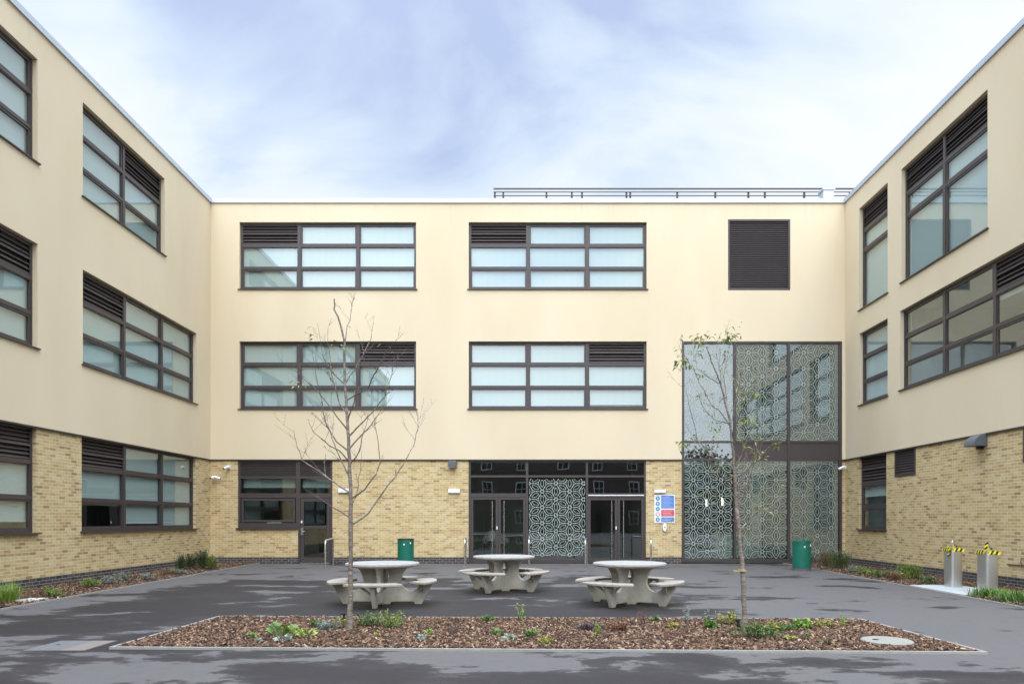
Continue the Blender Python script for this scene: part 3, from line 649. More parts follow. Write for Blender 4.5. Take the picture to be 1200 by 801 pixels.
# round concrete cover
r = empty('manhole_cover', (4.48, 8.86, 0), label='round pale concrete cover set in the bark at the right of the bed', cat='manhole cover')
MB().lathe([(.30, 0), (.30, .045), (.285, .055), (.0001, .058)], 40).build('lid', 'cover_concrete', r)
MB().box(-.17, -.11, -.03, .03, .0585, .062).build('lifting_eye', 'dark_void', r)
r = empty('inspection_cover', (-5.58, 8.75, 0), label='square infilled inspection cover flush in the asphalt left of the bed', cat='manhole cover')
MB().box(-.36, .36, -.34, .34, -.02, .004).build('frame', 'infill_tan', r); MB().box(-.35, .06, -.33, .33, 0, .0065).build('infill', 'infill', r); MB().box(.063, .35, -.33, .33, 0, .0062).build('infill', 'infill_tan', r)
MB().box(-.22, -.17, .02, .05, .0068, .009).build('lifting_eye', 'dark_void', r)
tag(MB().prism([(8.76, 14.3), (9.95, 14.3), (9.95, 16.45), (8.82, 16.45)], lambda u, v, s: (u, v, -.02+.058*s)).build('concrete_slab', 'slab'), 'pale concrete slab under the steel fountains', 'slab')
tag(MB().prism([(-8.98-.55, 13.2), (-9.12, 13.25), (-9.16, 13.65), (-9.5, 13.6)], lambda u, v, s: (u, v, .0+.05*s)).build('paving_stone', 'stone'), 'loose pale stone lying in the left bed', 'stone')

# ------------------------------------------------------------ picnic tables
def picnic_table(loc, rz, label):
    r = empty('picnic_table', loc, rz, label=label, cat='picnic table', group='round concrete picnic tables in the courtyard')
    n = 56; m = MB()
    m.lathe([(.60, .69), (.655, .70), (.672, .725), (.665, .752), (.65, .757), (.0001, .757)], 64); m.build('tabletop', 'table_top', r, smooth=True)
    prof = [(.03, .0), (.14, .0), (.155, .035), (.22, .045), (.56, .05), (.585, .045), (.60, 0), (.72, 0), (.925, .385), (.62, .385), (.665, .345)]
    cx, cz, cr = .525, .425, .175
    arc = [(cx+cr*math.cos(R(a)), cz+cr*math.sin(R(a))) for a in range(-35, -181, -12)]
    prof = [(.028, 0), (.14, 0), (.155, .035), (.22, .048), (.56, .05), (.585, .04), (.60, 0), (.72, 0), (.925, .385), (.66, .385)] + arc + [(.352, .46), (.375, .55), (.43, .64), (.53, .69), (.028, .69), (.055, .645), (.11, .56), (.125, .49), (.10, .42), (.028, .34)]
    for k in range(4):
        a = k*math.pi/2; ca, sa = math.cos(a), math.sin(a); h = .036
        MB().prism(prof, lambda u, v, s: (u*ca-(s*2-1)*h*sa, u*sa+(s*2-1)*h*ca, v)).build('leg', 'concrete', r, bevel=.006)
        # curved seat
        out = []; A = R(31.5)
        na = 14
        out += [(.99*math.cos(-A+2*A*i/na), .99*math.sin(-A+2*A*i/na)) for i in range(na+1)]
        inn = [(.635*math.cos(A*1.0-2*A*i/na), .635*math.sin(A*1.0-2*A*i/na)) for i in range(na+1)]
        MB().prism(out+inn, lambda u, v, s: (u*ca-v*sa, u*sa+v*ca, .39+.045*s)).build('seat', 'bench_top', r, bevel=.01)
        m = MB()
        for sg in (-1, 1):
            p0 = (.74, sg*.03, .22); p1 = (.80, sg*.22, .385)
            pts = [(p0[0]-.02, p0[1], p0[2]), (p1[0]-.02, p1[1], p1[2])]
            q = lambda x, y, z: (x*ca-y*sa, x*sa+y*ca, z)
            m.tube([q(*p0), q(*p1)], .022, 4)
        m.build('brace', 'concrete', r)
    return r
picnic_table((-2.64, 13.07, 0), R(0), 'round concrete picnic table behind the bare tree, leftmost of the three')
picnic_table((-.49, 15.5, 0), R(62), 'round concrete picnic table in the middle, farthest from the planting bed')
picnic_table((1.89, 13.08, 0), R(55), 'round concrete picnic table in front of the right entrance doors')
# ------------------------------------------------------------ litter bins
def bin_(loc, label):
    r = empty('litter_bin', loc, label=label, cat='litter bin', group='green litter bins')
    MB().lathe([(.255, .09), (.268, .10), (.268, .80), (.275, .80), (.275, .85), (.268, .85), (.262, .88), (.22, .885), (.22, .80), (.0001, .80)], 40).build('body', 'green_bin', r, smooth=True)
    MB().lathe([(.262, 0), (.262, .088), (.0001, .0885)], 40).build('base', 'bin_base', r, smooth=True)
    MB().lathe([(.285, .885), (.285, .90), (.262, .912), (.24, .912), (.24, .885)], 40).build('rim', 'green_bin' if loc[0] > 0 else 'black_plastic', r)
    MB().box(-.03, .01, -.277, -.262, .70, .75).box(.17, .20, -.222, -.205, .74, .80).build('sticker', 'white_plastic', r); return r
bin_((-4.0, 23.6, 0), 'green round litter bin behind the leftmost picnic table against the brick wall')
bin_((8.34, 21.6, 0), 'green round litter bin in front of the tall glazed screen')
# ------------------------------------------------------------ hoop guards
def hoop(p0, p1, label, h=.9):
    a, b_ = Vector(p0), Vector(p1); d = (b_-a); L = d.length; r = empty('hoop_barrier', (a.x, a.y, 0), math.atan2(d.y, d.x), label=label, cat='door barrier', group='steel hoop barriers by the doors')
    rr = .16; pts = [(0, 0, 0)] + [(rr-rr*math.cos(R(t_)), 0, h-rr+rr*math.sin(R(t_))) for t_ in range(0, 91, 15)] + [(L-rr+rr*math.sin(R(t_)), 0, h-rr+rr*math.cos(R(t_))) for t_ in range(0, 91, 15)] + [(L, 0, 0)]
    MB().tube(pts, .028, 12).build('rail', 'steel', r, smooth=True)
    for x in (0, L): MB().lathe([(.06, .001), (.06, .008), (.0001, .008)], 20, (x, 0, 0)).build('flange', 'steel', r)
hoop((-6.27, 22.2), (-6.62, 24.4), 'steel hoop barrier right of the single glazed door')
hoop((-2.02, 23.3), (-2.1, 24.6), 'steel hoop barrier at the left side of the left double doors')
hoop((.08, 23.2), (.1, 24.6), 'steel hoop barrier between the left double doors and the etched pane')
hoop((1.84, 22.3), (2.08, 24.5), 'steel hoop barrier between the etched pane and the right double doors')
hoop((4.0, 22.9), (4.28, 24.5), 'steel hoop barrier in front of the pier with the notice')
# ------------------------------------------------------------ drinking fountains
def fountain(x, y, label, tl):
    r = empty('drinking_fountain', (x, y, .038), label=label, cat='drinking fountain', group='stainless steel drinking fountains')
    w, d, h = .26, .34, .88; rr = .055
    pts = []
    for cx_, cy_, a0 in ((rr, rr, 180), (w-rr, rr, 270), (w-rr, d-rr, 0), (rr, d-rr, 90)):
        pts += [(cx_+rr*math.cos(R(a0+t_)), cy_+rr*math.sin(R(a0+t_))) for t_ in range(0, 91, 15)]
    MB().prism(pts, lambda u, v, s: (u, v, h*.93*s)).build('body', 'brushed', r, smooth=True)
    MB().prism([(u+(u-w/2)*.02, v+(v-d/2)*.02) for u, v in pts], lambda u, v, s: (u, v, h*.93+.003+(h*.07-.003)*s)).build('basin', 'brushed', r, smooth=True)
    MB().tube([(w*.75, d*.6, h), (w*.75, d*.6, h+.12), (w*.5, d*.5, h+.15), (w*.4, d*.45, h+.12)], .013, 8).build('spout', 'steel', r, smooth=True)
    # tape: strips of alternating colour, wound over the top
    tp = empty('hazard_tape', (x, y, .038+h), label=tl, cat='hazard tape', group='hazard tape on the fountains')
    Y_, B_ = MB(), MB()
    def strip(path, wdt, up):
        up = Vector(up); P_ = [Vector(p) for p in path]; k = 0
        for i in range(len(P_)-1):
            d_ = P_[i+1]-P_[i]; L = d_.length; n_ = max(1, round(L/.045)); nn = up*wdt/2; sk = d_.normalized()*.02
            nrm = d_.cross(up).normalized()*.0022
            for j in range(n_):
                a = P_[i]+d_*(j/n_); b_ = P_[i]+d_*((j+1)/n_); mm = (Y_, B_)[k % 2]; k += 1
                v = [a-nn-sk, b_-nn-sk, b_+nn+sk, a+nn+sk]
                mm.add([p+nrm for p in v]+[p-nrm for p in v], [(0,1,2,3),(7,6,5,4),(0,4,5,1),(1,5,6,2),(2,6,7,3),(3,7,4,0)])
    e = .012
    strip([(-e, d+.0, -.05), (-e, d*.4, -.03), (-e, .04, -.05)], .07, (0, 0, 1)); strip([(.03, -e, -.06), (w*.5, -e-.004, -.035), (w+e, -e, -.065)], .075, (0, 0, 1))
    strip([(w+e, 0, -.06), (w+e, d, -.04)], .07, (0, 0, 1))
    strip([(-.016, .06, -.02), (w*.3, d*.3, .035), (w*.75, d*.6, .06), (w+.02, d*.8, -.01)], .07, (.3, -.6, .6)); strip([(.02, -.02, .0), (w*.5, d*.4, .05), (w*.8, d*.95, .0)], .06, (-.5, .2, .6))
    if x > 9.4: strip([(-.02, .10, .03), (-.03, .07, -.08), (-.025, .09, -.20)], .06, (0, 1, 0))
    else: strip([(.03, .05, -.02), (.02, .05, .07), (.04, .05, .16)], .06, (1, 0, 0))
    Y_.build('yellow_band', 'yellow_tape', tp); B_.build('black_band', 'black_tape', tp)
fountain(9.47, 15.87, 'stainless steel drinking fountain farther from the camera', 'yellow and black tape on the farther fountain with a tail hanging down')
fountain(9.33, 14.45, 'stainless steel drinking fountain beside the grass, nearer to the camera', 'yellow and black tape on the nearer fountain with an end sticking up')
r = empty('outside_tap', (RX+.03, 16.0, .55), R(-90), label='small pipe and tap on the right wall between the two fountains', cat='tap')
MB().tube([(0, 0, .12), (0, -.05, .12), (0, -.06, .04), (.03, -.06, -.02), (.1, -.05, -.03)], .014, 8).tube([(-.5, -.025, -.04), (.3, -.025, -.03)], .014, 8).build('pipe', 'twig', r)
r = empty('water_box', (RX+.03, 15.15, .98), R(-90), label='small grey fitting on the right wall above the tap', cat='wall fitting')
MB().box(-.22, .05, -.04, 0, 0, .05).build('housing', 'coping', r); MB().tube([(-.2, -.03, .02), (-.32, -.03, .0)], .012).build('pipe', 'steel', r)

# ------------------------------------------------------------ foliage helpers
def leaf(m, p, d, L, w, up=None, fold=.25, droop=.25):
    d = Vector(d).normalized(); s = d.cross(Vector((0, 0, 1)))
    s = s.normalized() if s.length > .05 else Vector((1, 0, 0))
    s = (Matrix.Rotation(random.uniform(-.9, .9), 3, d) @ s); n = s.cross(d)
    p = Vector(p); q = p+d*L*.45+n*L*.04; e = p+d*L+Vector((0, 0, -droop*L))
    a, b_ = q+s*w/2+n*w*fold, q-s*w/2+n*w*fold
    m.add([p, a, e, b_, q], [(0, 1, 4), (4, 1, 2), (0, 4, 3), (3, 4, 2)])
def blade(m, p, d, L, w, droop=.5):
    p = Vector(p); d = Vector(d).normalized(); s = d.cross(Vector((0, 0, 1))); s = s.normalized()*w/2 if s.length > .05 else Vector((w/2, 0, 0))
    h = Vector((d.x, d.y, 0)); pts = []
    for t_, ww in ((0, 1), (.35, 1), (.7, .8), (1, .08)):
        c_ = p+d*L*t_+h*L*droop*t_*t_+Vector((0, 0, -droop*L*.7*t_*t_)); pts += [c_-s*ww, c_+s*ww]
    m.add(pts, [(0,1,3,2),(2,3,5,4),(4,5,7,6)])
def rdir(el0, el1):
    a = random.uniform(0, 6.283); e = R(random.uniform(el0, el1)); return Vector((math.cos(a)*math.cos(e), math.sin(a)*math.cos(e), math.sin(e)))
def plant(kind, P_, size, mt, label, name='bed_plant', cat='plant', group='plants in the central bed', base=.02, wide=1):
    r = empty(name, (P_[0], P_[1], base), label=label, cat=cat, group=group); m = MB(); st = MB()
    h = size
    if kind == 'grass':
        for _ in range(int(170*wide)): 
            p = Vector((random.gauss(0, .045*wide), random.gauss(0, .045*wide), 0)); blade(m, p, rdir(50, 88), h*random.uniform(.6, 1.1), .010, random.uniform(.15, .6))
    elif kind == 'rosette':
        for _ in range(int(46*wide)):
            d_ = rdir(15, 75); leaf(m, Vector((random.gauss(0, .03*wide), random.gauss(0, .03*wide), random.uniform(0, h*.4))), d_, h*random.uniform(.5, .95), h*random.uniform(.22, .36))
        for _ in range(5): d_ = rdir(40, 80); st.tube([(0, 0, 0), d_*h*.6], .003, 4)
    elif kind == 'broad':
        for _ in range(int(14*wide)):
            d_ = rdir(20, 60); q = d_*h*random.uniform(.3, .7)*wide; st.tube([(0, 0, 0), q], .003, 4); leaf(m, q, d_+Vector((0, 0, .1)), h*random.uniform(.5, .8), h*random.uniform(.4, .6), fold=.1)
    elif kind == 'bushy':
        for _ in range(int((26 if size < .4 else 70)*wide)):
            d_ = rdir(35 if size < .4 else 72, 89); L = h*random.uniform(.55, 1.0); b0 = Vector((random.gauss(0, .06*wide if size < .4 else .075*wide), random.gauss(0, .05), 0))
            q = b0+d_*L; st.tube([b0, b0+d_*L*.5+Vector((0, 0, .02)), q], .003, 4)
            for k in range(13 if size < .4 else 22):
                t_ = random.uniform(.2, 1); leaf(m, b0+d_*L*t_, rdir(-10, 70), random.uniform(.03, .055), random.uniform(.014, .024))
    elif kind == 'spike':
        for k in range(int(3*wide)):
            b0 = Vector((random.gauss(0, .03), random.gauss(0, .03), 0)); tp = b0+Vector((random.gauss(0, .03), random.gauss(0, .03), h*random.uniform(.7, 1.05))); st.tube([b0, tp], [.004, .002], 4)
            for i in range(22):
                t_ = random.uniform(.12, 1); leaf(m, b0.lerp(tp, t_), rdir(10, 60), h*.26*(1.15-t_*.6), h*.065)
    elif kind == 'twiggy':
        for k in range(int(9*wide)):
            b0 = Vector((random.gauss(0, .03), random.gauss(0, .03), 0)); d_ = rdir(60, 88); L = h*random.uniform(.6, 1.05); st.tube([b0, b0+d_*L*.6, b0+d_*L+Vector((random.gauss(0, .02), 0, 0))], [.004, .003, .0015], 4)
            for i in range(6): t_ = random.uniform(.3, 1); leaf(m, b0+d_*L*t_, rdir(0, 70), .028, .013)
    if m.v: m.build('foliage', mt, r)
    if st.v: st.build('stem', 'twig' if kind in ('twiggy', 'bushy') else mt, r)
    return r
PL = [ # px, py of the base in the photo, kind, size, material, wide, label
 (293, 750, 'broad', .11, 'leaf_green', 1, 'low green seedling at the left end of the central bed'),
 (302, 755, 'rosette', .09, 'leaf_pale', .6, 'small whitish weed near the front edge, leftmost of the pale ones'),
 (326, 748, 'broad', .17, 'leaf_green', 1.5, 'broad leafed green weed, leftmost large one in the central bed'),
 (332, 755, 'broad', .13, 'leaf_grey', 1, 'grey green weed just in front of the broad leafed weed'),
 (344, 747, 'broad', .15, 'leaf_bright', 1.2, 'bright green weed right of the broad leafed pair'),
 (360, 748, 'broad', .14, 'leaf_bright', 1.1, 'solitary round leafed weed left of the bare tree'),
 (371, 737, 'rosette', .15, 'leaf_green', 1.2, 'feathery green plant behind the round leafed weed'),
 (384, 740, 'bushy', .20, 'leaf_grey', 1, 'grey leafed bush left of the bare tree trunk'),
 (399, 737, 'bushy', .16, 'leaf_yellow', 1.2, 'yellow green mound touching the bare tree trunk'),
 (432, 736, 'bushy', .24, 'leaf_green', 1.3, 'green leafy bush right of the bare tree trunk'),
 (458, 738, 'bushy', .29, 'leaf_bright', 1.3, 'tall yellow green bush, tallest near the bare tree'),
 (441, 748, 'rosette', .08, 'leaf_yellow', .8, 'tiny yellow weed in front of the two green bushes'),
 (489, 742, 'twiggy', .20, 'leaf_dry', 1.4, 'dry twiggy plant right of the yellow green bush'),
 (494, 752, 'rosette', .10, 'leaf_grey', .9, 'flat grey weed before the dry twiggy plant'),
 (503, 745, 'rosette', .10, 'leaf_bright', .6, 'little bright weed beside the dry twiggy plant'),
 (531, 745, 'twiggy', .12, 'leaf_purple', 1.3, 'dark withered plant left of the bed centre'),
 (572, 729, 'bushy', .10, 'leaf_green', .8, 'small dark green tuft on the rear edging of the bed'),
 (611, 728, 'spike', .27, 'leaf_bright', 1, 'single upright bright spike on the rear edging'),
 (581, 747, 'rosette', .13, 'leaf_green', .9, 'green weed at the bed centre, left one'),
 (596, 752, 'rosette', .12, 'leaf_pale', 1, 'pale whitish weed at the bed centre'),
 (622, 748, 'rosette', .12, 'leaf_green', 1, 'green weed at the bed centre, right one'),
 (640, 756, 'rosette', .11, 'leaf_yellow', 1.4, 'yellow sprawling weed close to the front edging'),
 (690, 741, 'bushy', .14, 'leaf_purple', 1.5, 'purple heather mound right of the bed centre'),
 (701, 749, 'spike', .22, 'leaf_bright', 1.6, 'bright green pointed plant in front of the purple heather'),
 (725, 741, 'bushy', .12, 'leaf_red', 1.3, 'dark red low plant right of the purple heather'),
 (753, 735, 'twiggy', .27, 'leaf_red', 1.5, 'reddish twiggy shrub before the right picnic table'),
 (768, 730, 'rosette', .12, 'leaf_green', .8, 'small green plant right of the reddish shrub'),
 (788, 738, 'rosette', .12, 'leaf_yellow', 1, 'pale yellow weed between the reddish shrub and the grey stalk'),
 (804, 731, 'spike', .25, 'leaf_grey', 1, 'grey stalk plant behind the rear edging line'),
 (832, 738, 'rosette', .17, 'leaf_green', 1.2, 'green clump left of the leafy tree'),
 (829, 729, 'twiggy', .19, 'leaf_pale', 1, 'thin stalks with pale seed heads left of the leafy tree'),
 (856, 733, 'bushy', .20, 'leaf_yellow', 1.3, 'yellow green bush touching the leafy tree trunk at its left'),
 (886, 750, 'bushy', .24, 'leaf_green', 2.2, 'large green leafy bush right of the leafy tree trunk'),
 (905, 741, 'rosette', .17, 'leaf_yellow', 1.2, 'yellow leafed plant behind the large green bush'),
 (920, 741, 'bushy', .13, 'leaf_green', 1, 'low green mound right of the yellow leafed plant'),
 (940, 738, 'rosette', .17, 'leaf_bright', 1.6, 'wide bright green clump between tree and round cover'),
 (946, 750, 'spike', .15, 'leaf_green', 1, 'small green spear in front of the wide clump'),
 (927, 752, 'rosette', .10, 'leaf_yellow', .8, 'tiny yellow seedling near the front right of the bed'),
 (966, 736, 'bushy', .12, 'leaf_yellow', 1, 'yellow tuft right of the wide clump'),
 (969, 757, 'twiggy', .14, 'leaf_dry', 1, 'dry stalks left of the round cover'),
 (988, 736, 'spike', .19, 'leaf_bright', 1.4, 'bright leafy sprig near the rear right corner of the bed')]
for px, py, k, sz, mt, wd, lab in PL:
    P_ = gp(px, py); plant(k, P_, sz, mt, lab, wide=wd)
SP = [
 (9, 706, 'grass', .50, 'leaf_bright', 1.5, 'tall bright grassy clump at the near end of the left bed', 'left'),
 (62, 700, 'bushy', .20, 'leaf_bright', 1.4, 'small green plant by the loose stone', 'left'),
 (108, 689, 'bushy', .26, 'leaf_bright', 1.8, 'bright green plant midway along the left bed', 'left'),
 (127, 685, 'bushy', .22, 'leaf_grey', 1.5, 'grey plant right of the bright green one', 'left'),
 (144, 681, 'bushy', .27, 'leaf_grey', 1.5, 'larger blue grey plant in the left bed', 'left'),
 (173, 680, 'bushy', .22, 'leaf_grey', 1.4, 'grey plant nearest the pale dry ones', 'left'),
 (197, 674, 'bushy', .22, 'leaf_dry', 1.8, 'pale dry plant left of the dark shrubs', 'left'),
 (211, 674, 'bushy', .18, 'leaf_grey', 1.6, 'pale low plant in front of the dark shrubs', 'left'),
 (213, 669, 'bushy', .52, 'leaf_dark', .8, 'upright dark shrub, leftmost of the corner four', 'left'),
 (225, 668, 'bushy', .52, 'leaf_dark', .9, 'upright dark shrub, second of the corner four', 'left'),
 (237, 668, 'bushy', .66, 'leaf_dark', 1.0, 'upright dark shrub, tallest of the corner four', 'left'),
 (248, 668, 'bushy', .50, 'leaf_bright', 1.1, 'brighter green shrub, rightmost of the corner four', 'left'),
 (968, 664, 'bushy', .55, 'leaf_dry', 2.0, 'dry brownish shrub right of the green bin', 'right'),
 (983, 667, 'bushy', .60, 'leaf_green', 2.0, 'green and brown shrub in the right corner', 'right'),
 (994, 665, 'twiggy', .60, 'leaf_grey', 2.5, 'tall wispy grey plant in the right corner', 'right'),
 (1000, 671, 'bushy', .25, 'leaf_grey', 1.8, 'silver plant in front of the corner shrubs', 'right'),
 (1011, 674, 'bushy', .27, 'leaf_bright', 1.8, 'bright green plant, first past the silver plant', 'right'),
 (1022, 676, 'bushy', .2, 'leaf_yellow', 1.6, 'yellow leafed low plant in the right bed', 'right'),
 (1033, 677, 'bushy', .25, 'leaf_green', 1.8, 'green plant left of the red leafed one', 'right'),
 (1046, 681, 'bushy', .24, 'leaf_red', 1.8, 'red leafed plant in the right bed', 'right'),
 (1056, 680, 'bushy', .27, 'leaf_yellow', 1.4, 'yellow and orange plant beside the red leafed one', 'right'),
 (1065, 679, 'bushy', .40, 'leaf_bright', 2.0, 'tallest yellow green plant before the slab', 'right'),
 (1086, 684, 'bushy', .22, 'leaf_green', 1.8, 'low green plant just before the pale slab', 'right'),
 (1157, 700, 'grass', .26, 'leaf_green', 2.6, 'grassy tuft hiding the foot of the nearer fountain', 'right'),
 (1171, 701, 'grass', .24, 'leaf_bright', 2.0, 'bright grassy tuft right of the nearer fountain', 'right'),
 (1193, 706, 'grass', .30, 'leaf_green', 3.0, 'wide grassy tuft at the near end of the right bed', 'right')]
for px, py, k, sz, mt, wd, lab, sd_ in SP:
    P_ = gp(px, py); plant(k, P_, sz, mt, lab, wide=wd, group='plants in the bed along the %s wing' % sd_)

# ------------------------------------------------------------ young trees
def tree(Y0, trunk, branches, leaves, lmat, label, trad, nleafscale=1, seed=1):
    rs = random.Random(seed); base_ = at(*trunk[0], Y0); bx, by = base_.x, Y0
    r = empty('young_tree', (bx, by, 0.0), label=label, cat='tree')
    def P3(px, py, dy=0): v = at(px, py, Y0); s = (Y0+dy)/Y0; return Vector(((v.x)*s-bx, dy, 1.55+(v.z-1.55)*s))
    tp = [P3(*q) for q in trunk]; tp[0].z = 0.0
    n = len(tp); rad = [trad*(1-.80*(i/(n-1))**.8) for i in range(n)]; rad[0] *= 1.25
    def refine(P_, Rr, k=3, j=.004):
        out, ro = [], []
        for i in range(len(P_)-1):
            for q in range(k):
                t_ = q/k; out.append(P_[i].lerp(P_[i+1], t_)+(Vector((rs.gauss(0, j), rs.gauss(0, j), 0)) if q or i else Vector())); ro.append(Rr[i]*(1-t_)+Rr[i+1]*t_)
        out.append(P_[-1]); ro.append(Rr[-1]); return out, ro
    a, b_ = refine(tp, rad, 3, .004); MB().tube(a, b_, 12).build('trunk', 'bark', r, smooth=True)
    tips = []
    def near_r(pt):
        k = min(range(n), key=lambda i: (tp[i]-pt).length); return rad[k]
    for bi, br in enumerate(branches):
        ang = rs.uniform(-1, 1)*.75; p0 = P3(*br[0], 0)
        pts = []
        for i, q in enumerate(br):
            d_ = math.hypot(q[0]-br[0][0], q[1]-br[0][1]); dy = ang*d_/86*.6
            pts.append(P3(q[0], q[1], dy))
        L = sum((pts[i+1]-pts[i]).length for i in range(len(pts)-1)); r0 = min(near_r(p0)*.5, .0045+.007*L)
        rr = [r0*(1-.82*i/(len(pts)-1)) for i in range(len(pts))]
        A_, B_ = refine(pts, rr, 3, .006); m = MB().tube(A_, B_, 7)
        # twigs
        def twig(p, d, L_, r_, dep):
            q = [p]; dd = d.normalized()
            for i in range(4): dd = (dd+Vector((rs.gauss(0, .12), rs.gauss(0, .12), rs.gauss(.05, .08)))).normalized(); q.append(q[-1]+dd*L_/4)
            m.tube(q, [r_, r_*.8, r_*.6, r_*.45, .0009], 5); tips.append(q[-1])
            for i in (1, 2, 3):
                m.tube([q[i], q[i]+(dd+Vector((rs.gauss(0, .5), rs.gauss(0, .5), .2))).normalized()*.02], [.003, .0015], 4)
            if dep and L_ > .18:
                for _ in range(2): k = rs.choice((1, 2, 3)); twig(q[k], dd+Vector((rs.gauss(0, .6), rs.gauss(0, .6), rs.gauss(.2, .2))), L_*.5, r_*.6, dep-1)
        for _ in range(max(3, int(L*5.5))):
            k = rs.randrange(len(A_)//4, len(A_)-1); d_ = (A_[k+1]-A_[k]).normalized()
            sd2 = Vector((rs.gauss(0, .75), rs.gauss(0, .75), rs.uniform(.0, .5))); twig(A_[k], d_*.9+sd2, rs.uniform(.12, .38)*min(1.2, .5+L*.5), max(.0022, B_[k]*.5), 1)
        for k in range(len(A_)):
            if rs.random() < .5: m.tube([A_[k], A_[k]+Vector((rs.gauss(0, .5), rs.gauss(0, .5), .5)).normalized()*.025], [.004, .0015], 4)
        m.build('branch', 'twig' if bi % 2 else 'bark', r)
    lm = {}
    for (px, py, nl, sz, mt) in leaves:
        c_ = P3(px, py, rs.uniform(-.15, .15)); m = lm.setdefault(mt, MB())
        for _ in range(int(nl*nleafscale)):
            p = c_+Vector((rs.gauss(0, .055), rs.gauss(0, .06), rs.gauss(0, .04))) if nl > 2 else c_
            a_ = rs.uniform(0, 6.28); d_ = Vector((math.cos(a_), math.sin(a_), rs.uniform(-.7, .35))); leaf(m, p, d_, sz*rs.uniform(.6, 1.05), sz*rs.uniform(.2, .3), fold=.2, droop=.3)
    if nleafscale > 1:
        for q in tips:
            if rs.random() < .42:
                m = lm['leaf_tree' if rs.random() < .6 else 'leaf_tree_pale']
                for _ in range(rs.randint(1, 3)): leaf(m, q+Vector((rs.gauss(0, .02), rs.gauss(0, .02), rs.gauss(0, .02))), (rs.gauss(0, 1), rs.gauss(0, 1), rs.uniform(-.8, .3)), rs.uniform(.05, .085), .02, fold=.2)
    for mt, m in lm.items(): m.build('foliage', mt, r)
    return r
t1 = [(409.5, 741), (410, 715), (411, 690), (411, 655), (411, 615), (410.5, 578), (410, 550), (408.5, 516), (406, 477), (404, 450), (403.7, 420), (403.7, 399), (397, 375), (392, 362), (391.6, 350)]
b1 = [[(410, 510), (422, 497), (436, 483), (450, 464), (459, 439), (462, 417)], [(410, 525), (431, 502), (443, 486), (452, 470)], [(404.5, 450), (422, 422), (435, 396), (437.5, 372)],
      [(406, 469), (431, 455), (439, 439), (452, 411), (457, 406)], [(409, 530), (394, 517), (381, 494), (376, 464), (369, 431), (366, 406)], [(408, 505), (395, 488), (373, 458), (356, 444), (346, 434)],
      [(406, 483), (396, 469), (389, 439), (385, 409), (384, 387)], [(404.5, 450), (393, 440), (378, 417), (372, 378)], [(410, 578), (393, 566), (377, 554), (354, 539), (346, 515), (344, 503)],
      [(410.5, 606), (393, 596), (370, 581), (356, 572)], [(411, 615), (432, 601), (448, 576), (464, 558), (476, 538), (484, 523), (490, 501), (490, 486)], [(411, 585), (427, 573), (440, 556), (445, 542), (441, 506), (438, 495)],
      [(403.7, 405), (408, 382), (412, 361), (414.5, 345)], [(409, 545), (420, 530), (427, 505), (431, 490)], [(410, 560), (400, 540), (392, 520), (384, 500), (376, 485)], [(407, 495), (415, 470), (421, 445), (423, 425)],
      [(411, 592), (418, 578), (422, 552), (424, 528)], [(409, 540), (398, 528), (386, 522), (366, 505), (362, 492)]]
l1 = [(364, 383, 2, .10, 'leaf_tree'), (365, 392, 5, .10, 'leaf_tree'), (389, 407, 6, .10, 'leaf_tree'), (379, 441, 3, .09, 'leaf_tree'), (351, 452, 7, .09, 'leaf_tree_pale'), (457, 407, 3, .09, 'leaf_tree_pale'),
      (368, 484, 2, .08, 'leaf_tree'), (398, 384, 2, .05, 'leaf_tree_pale'), (409, 382, 2, .05, 'leaf_tree_pale'), (385, 465, 1, .06, 'leaf_tree_pale'), (429, 434, 1, .07, 'leaf_tree_pale'), (381, 523, 2, .06, 'leaf_red'), (397, 530, 2, .06, 'leaf_tree_pale'), (385, 523, 1, .06, 'leaf_red')]
tree(9.73, t1, b1, l1, 'leaf_tree', 'nearly bare young tree with slim trunk left of the bed centre', .041, seed=5)
t2 = [(873, 745), (872, 715), (871, 690), (869.5, 655), (867, 631), (864.5, 605), (863, 589), (861.5, 565), (860.5, 548), (859, 527), (857, 505), (855, 492), (848, 462), (844, 448), (838, 432), (833, 420), (828, 406)]
b2 = [[(857, 500), (844, 482), (834, 474), (820, 448), (811, 427), (802, 423)], [(845, 448), (843, 430), (843.5, 408)], [(852, 470), (849, 440), (853, 415), (859, 392)], [(858, 512), (868, 482), (882, 466), (887, 456)],
      [(860, 552), (868, 534), (880, 500), (888, 478)], [(861, 560), (874, 553), (887, 536), (905, 520), (920, 516)], [(858, 543), (835, 536), (818, 515), (808, 474), (804, 453)], [(862, 562), (845, 548), (820, 534), (801, 529)],
      [(867, 620), (882, 608), (900, 595), (919, 581)], [(864, 612), (850, 603), (843, 588), (838, 568)], [(863, 597), (872, 580), (879, 556), (890, 532), (898, 503)], [(861, 575), (848, 560), (832, 543), (826, 520)],
      [(856, 498), (862, 470), (868, 445), (871, 428)], [(845, 450), (830, 442), (818, 432), (812, 412)], [(862, 583), (851, 571), (838, 558), (822, 556)], [(855, 496), (838, 492), (824, 478), (818, 462)], [(863, 590), (868, 565), (872, 540), (878, 520)]]
